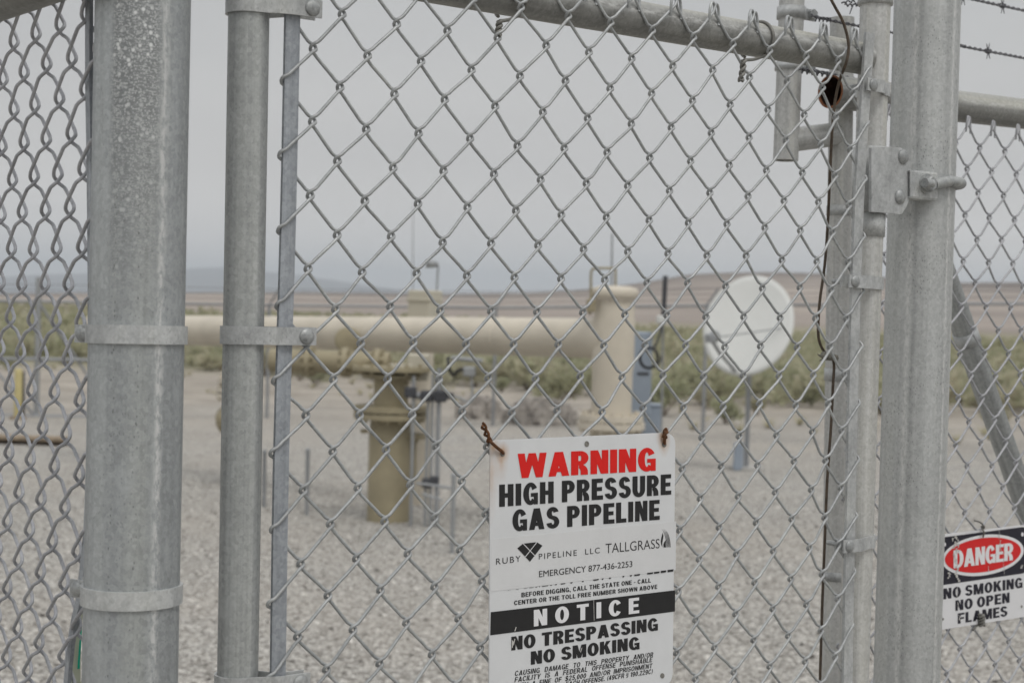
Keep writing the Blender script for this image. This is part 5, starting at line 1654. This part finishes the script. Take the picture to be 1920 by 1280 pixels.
# small dry tufts on the dirt in front of the brush
tv = []
tf = []; nv = 0
for i in range(70):
    px = rr.uniform(-100, 2050); z = ez(px) * rr.uniform(.74, 1.0)
    p = at(px, 700, z); x, y = p[0], p[1]
    s = rr.uniform(.08, .24)
    for q in range(26):
        a = rr.uniform(0, 6.3); d = np.array([math.cos(a), math.sin(a), rr.uniform(.4, 1.3)]); c0 = np.array([x, y, ground_h(x, y)])
        b = np.array([-math.sin(a), math.cos(a), 0]) * s * .06
        tv += [c0 - b, c0 + b, c0 + d * s]; tf.append((nv, nv + 1, nv + 2)); nv += 3
me = bpy.data.meshes.new('dry_grass'); me.from_pydata([list(map(float, q)) for q in tv], [], tf)
me.materials.append(plain('dry_grass_blades', lin(166, 160, 128), .9, 0, .2, 2))
og = bpy.data.objects.new('dry_grass', me); COL.objects.link(og)
tag(og, 'small dry grass tufts scattered over the dirt', 'grass', kind='stuff')

# loose stones of the gravel yard
gv_, gf_, nv = [], [], 0
base_ = np.array([(x, y, z_) for z_ in (-1, 1) for y in (-1, 1) for x in (-1, 1)]) * .62
cf = np.array([(0, 2, 3, 1), (4, 5, 7, 6), (0, 1, 5, 4), (2, 6, 7, 3), (0, 4, 6, 2), (1, 3, 7, 5)])
for i in range(15000):
    z = 4.4 + 11 * rr.random() ** 1.5; x = (rr.random() - .5) * (z * .80 + 1.0)
    s = rr.uniform(.005, .0125) * (1.6 if rr.random() < .07 else 1)
    sh = base_ + rr.normal(0, .22, (8, 3)); a = rr.uniform(0, 6.3)
    sh = sh * np.array([1.25, .95, .6]) * s
    ca_, sa_ = math.cos(a), math.sin(a)
    W = np.stack([sh[:, 0] * ca_ - sh[:, 1] * sa_ + x, sh[:, 0] * sa_ + sh[:, 1] * ca_ + z, sh[:, 2] + ground_h(x, z) + s * .25], 1)
    gv_.append(W); gf_.append(cf + nv); nv += 8
me = bpy.data.meshes.new('loose_gravel'); me.from_pydata(np.concatenate(gv_).tolist(), [], np.concatenate(gf_).tolist())
t = NT('gravel_stone')
gi = t.n.new("ShaderNodeNewGeometry")
t.col(t.ramp(gi.outputs["Random Per Island"], [(0.0, lin(88, 85, 81)), (0.3, lin(154, 150, 144)), (0.7, lin(194, 190, 184)), (1.0, lin(228, 225, 219))]))
me.materials.append(t.set(0.9, 0, 0.2))
lg_ = bpy.data.objects.new('loose_gravel', me); COL.objects.link(lg_)
tag(lg_, 'loose pale gravel stones covering the yard', 'gravel', kind='stuff')

# ------------------------------------------------------------------ haze over the plain
m = MB(); m.box((0, 0, 95), (19500, 0, 0), (0, 19500, 0), (0, 0, 235), 0)
t = NT('haze_air')
t.n.remove(t.p)
pv = t.n.new("ShaderNodeVolumePrincipled")
pv.inputs["Color"].default_value = (0.86, 0.93, 1.0, 1)
pv.inputs["Density"].default_value = 1.05e-4
t.l.new(pv.outputs[0], t.n["Material Output"].inputs["Volume"])
hz = m.build('haze', t.m)
tag(hz, 'thin pale haze over the plain', 'haze', kind='stuff')

for o in list(bpy.data.objects):
    if "_base" in o: del o["_base"]
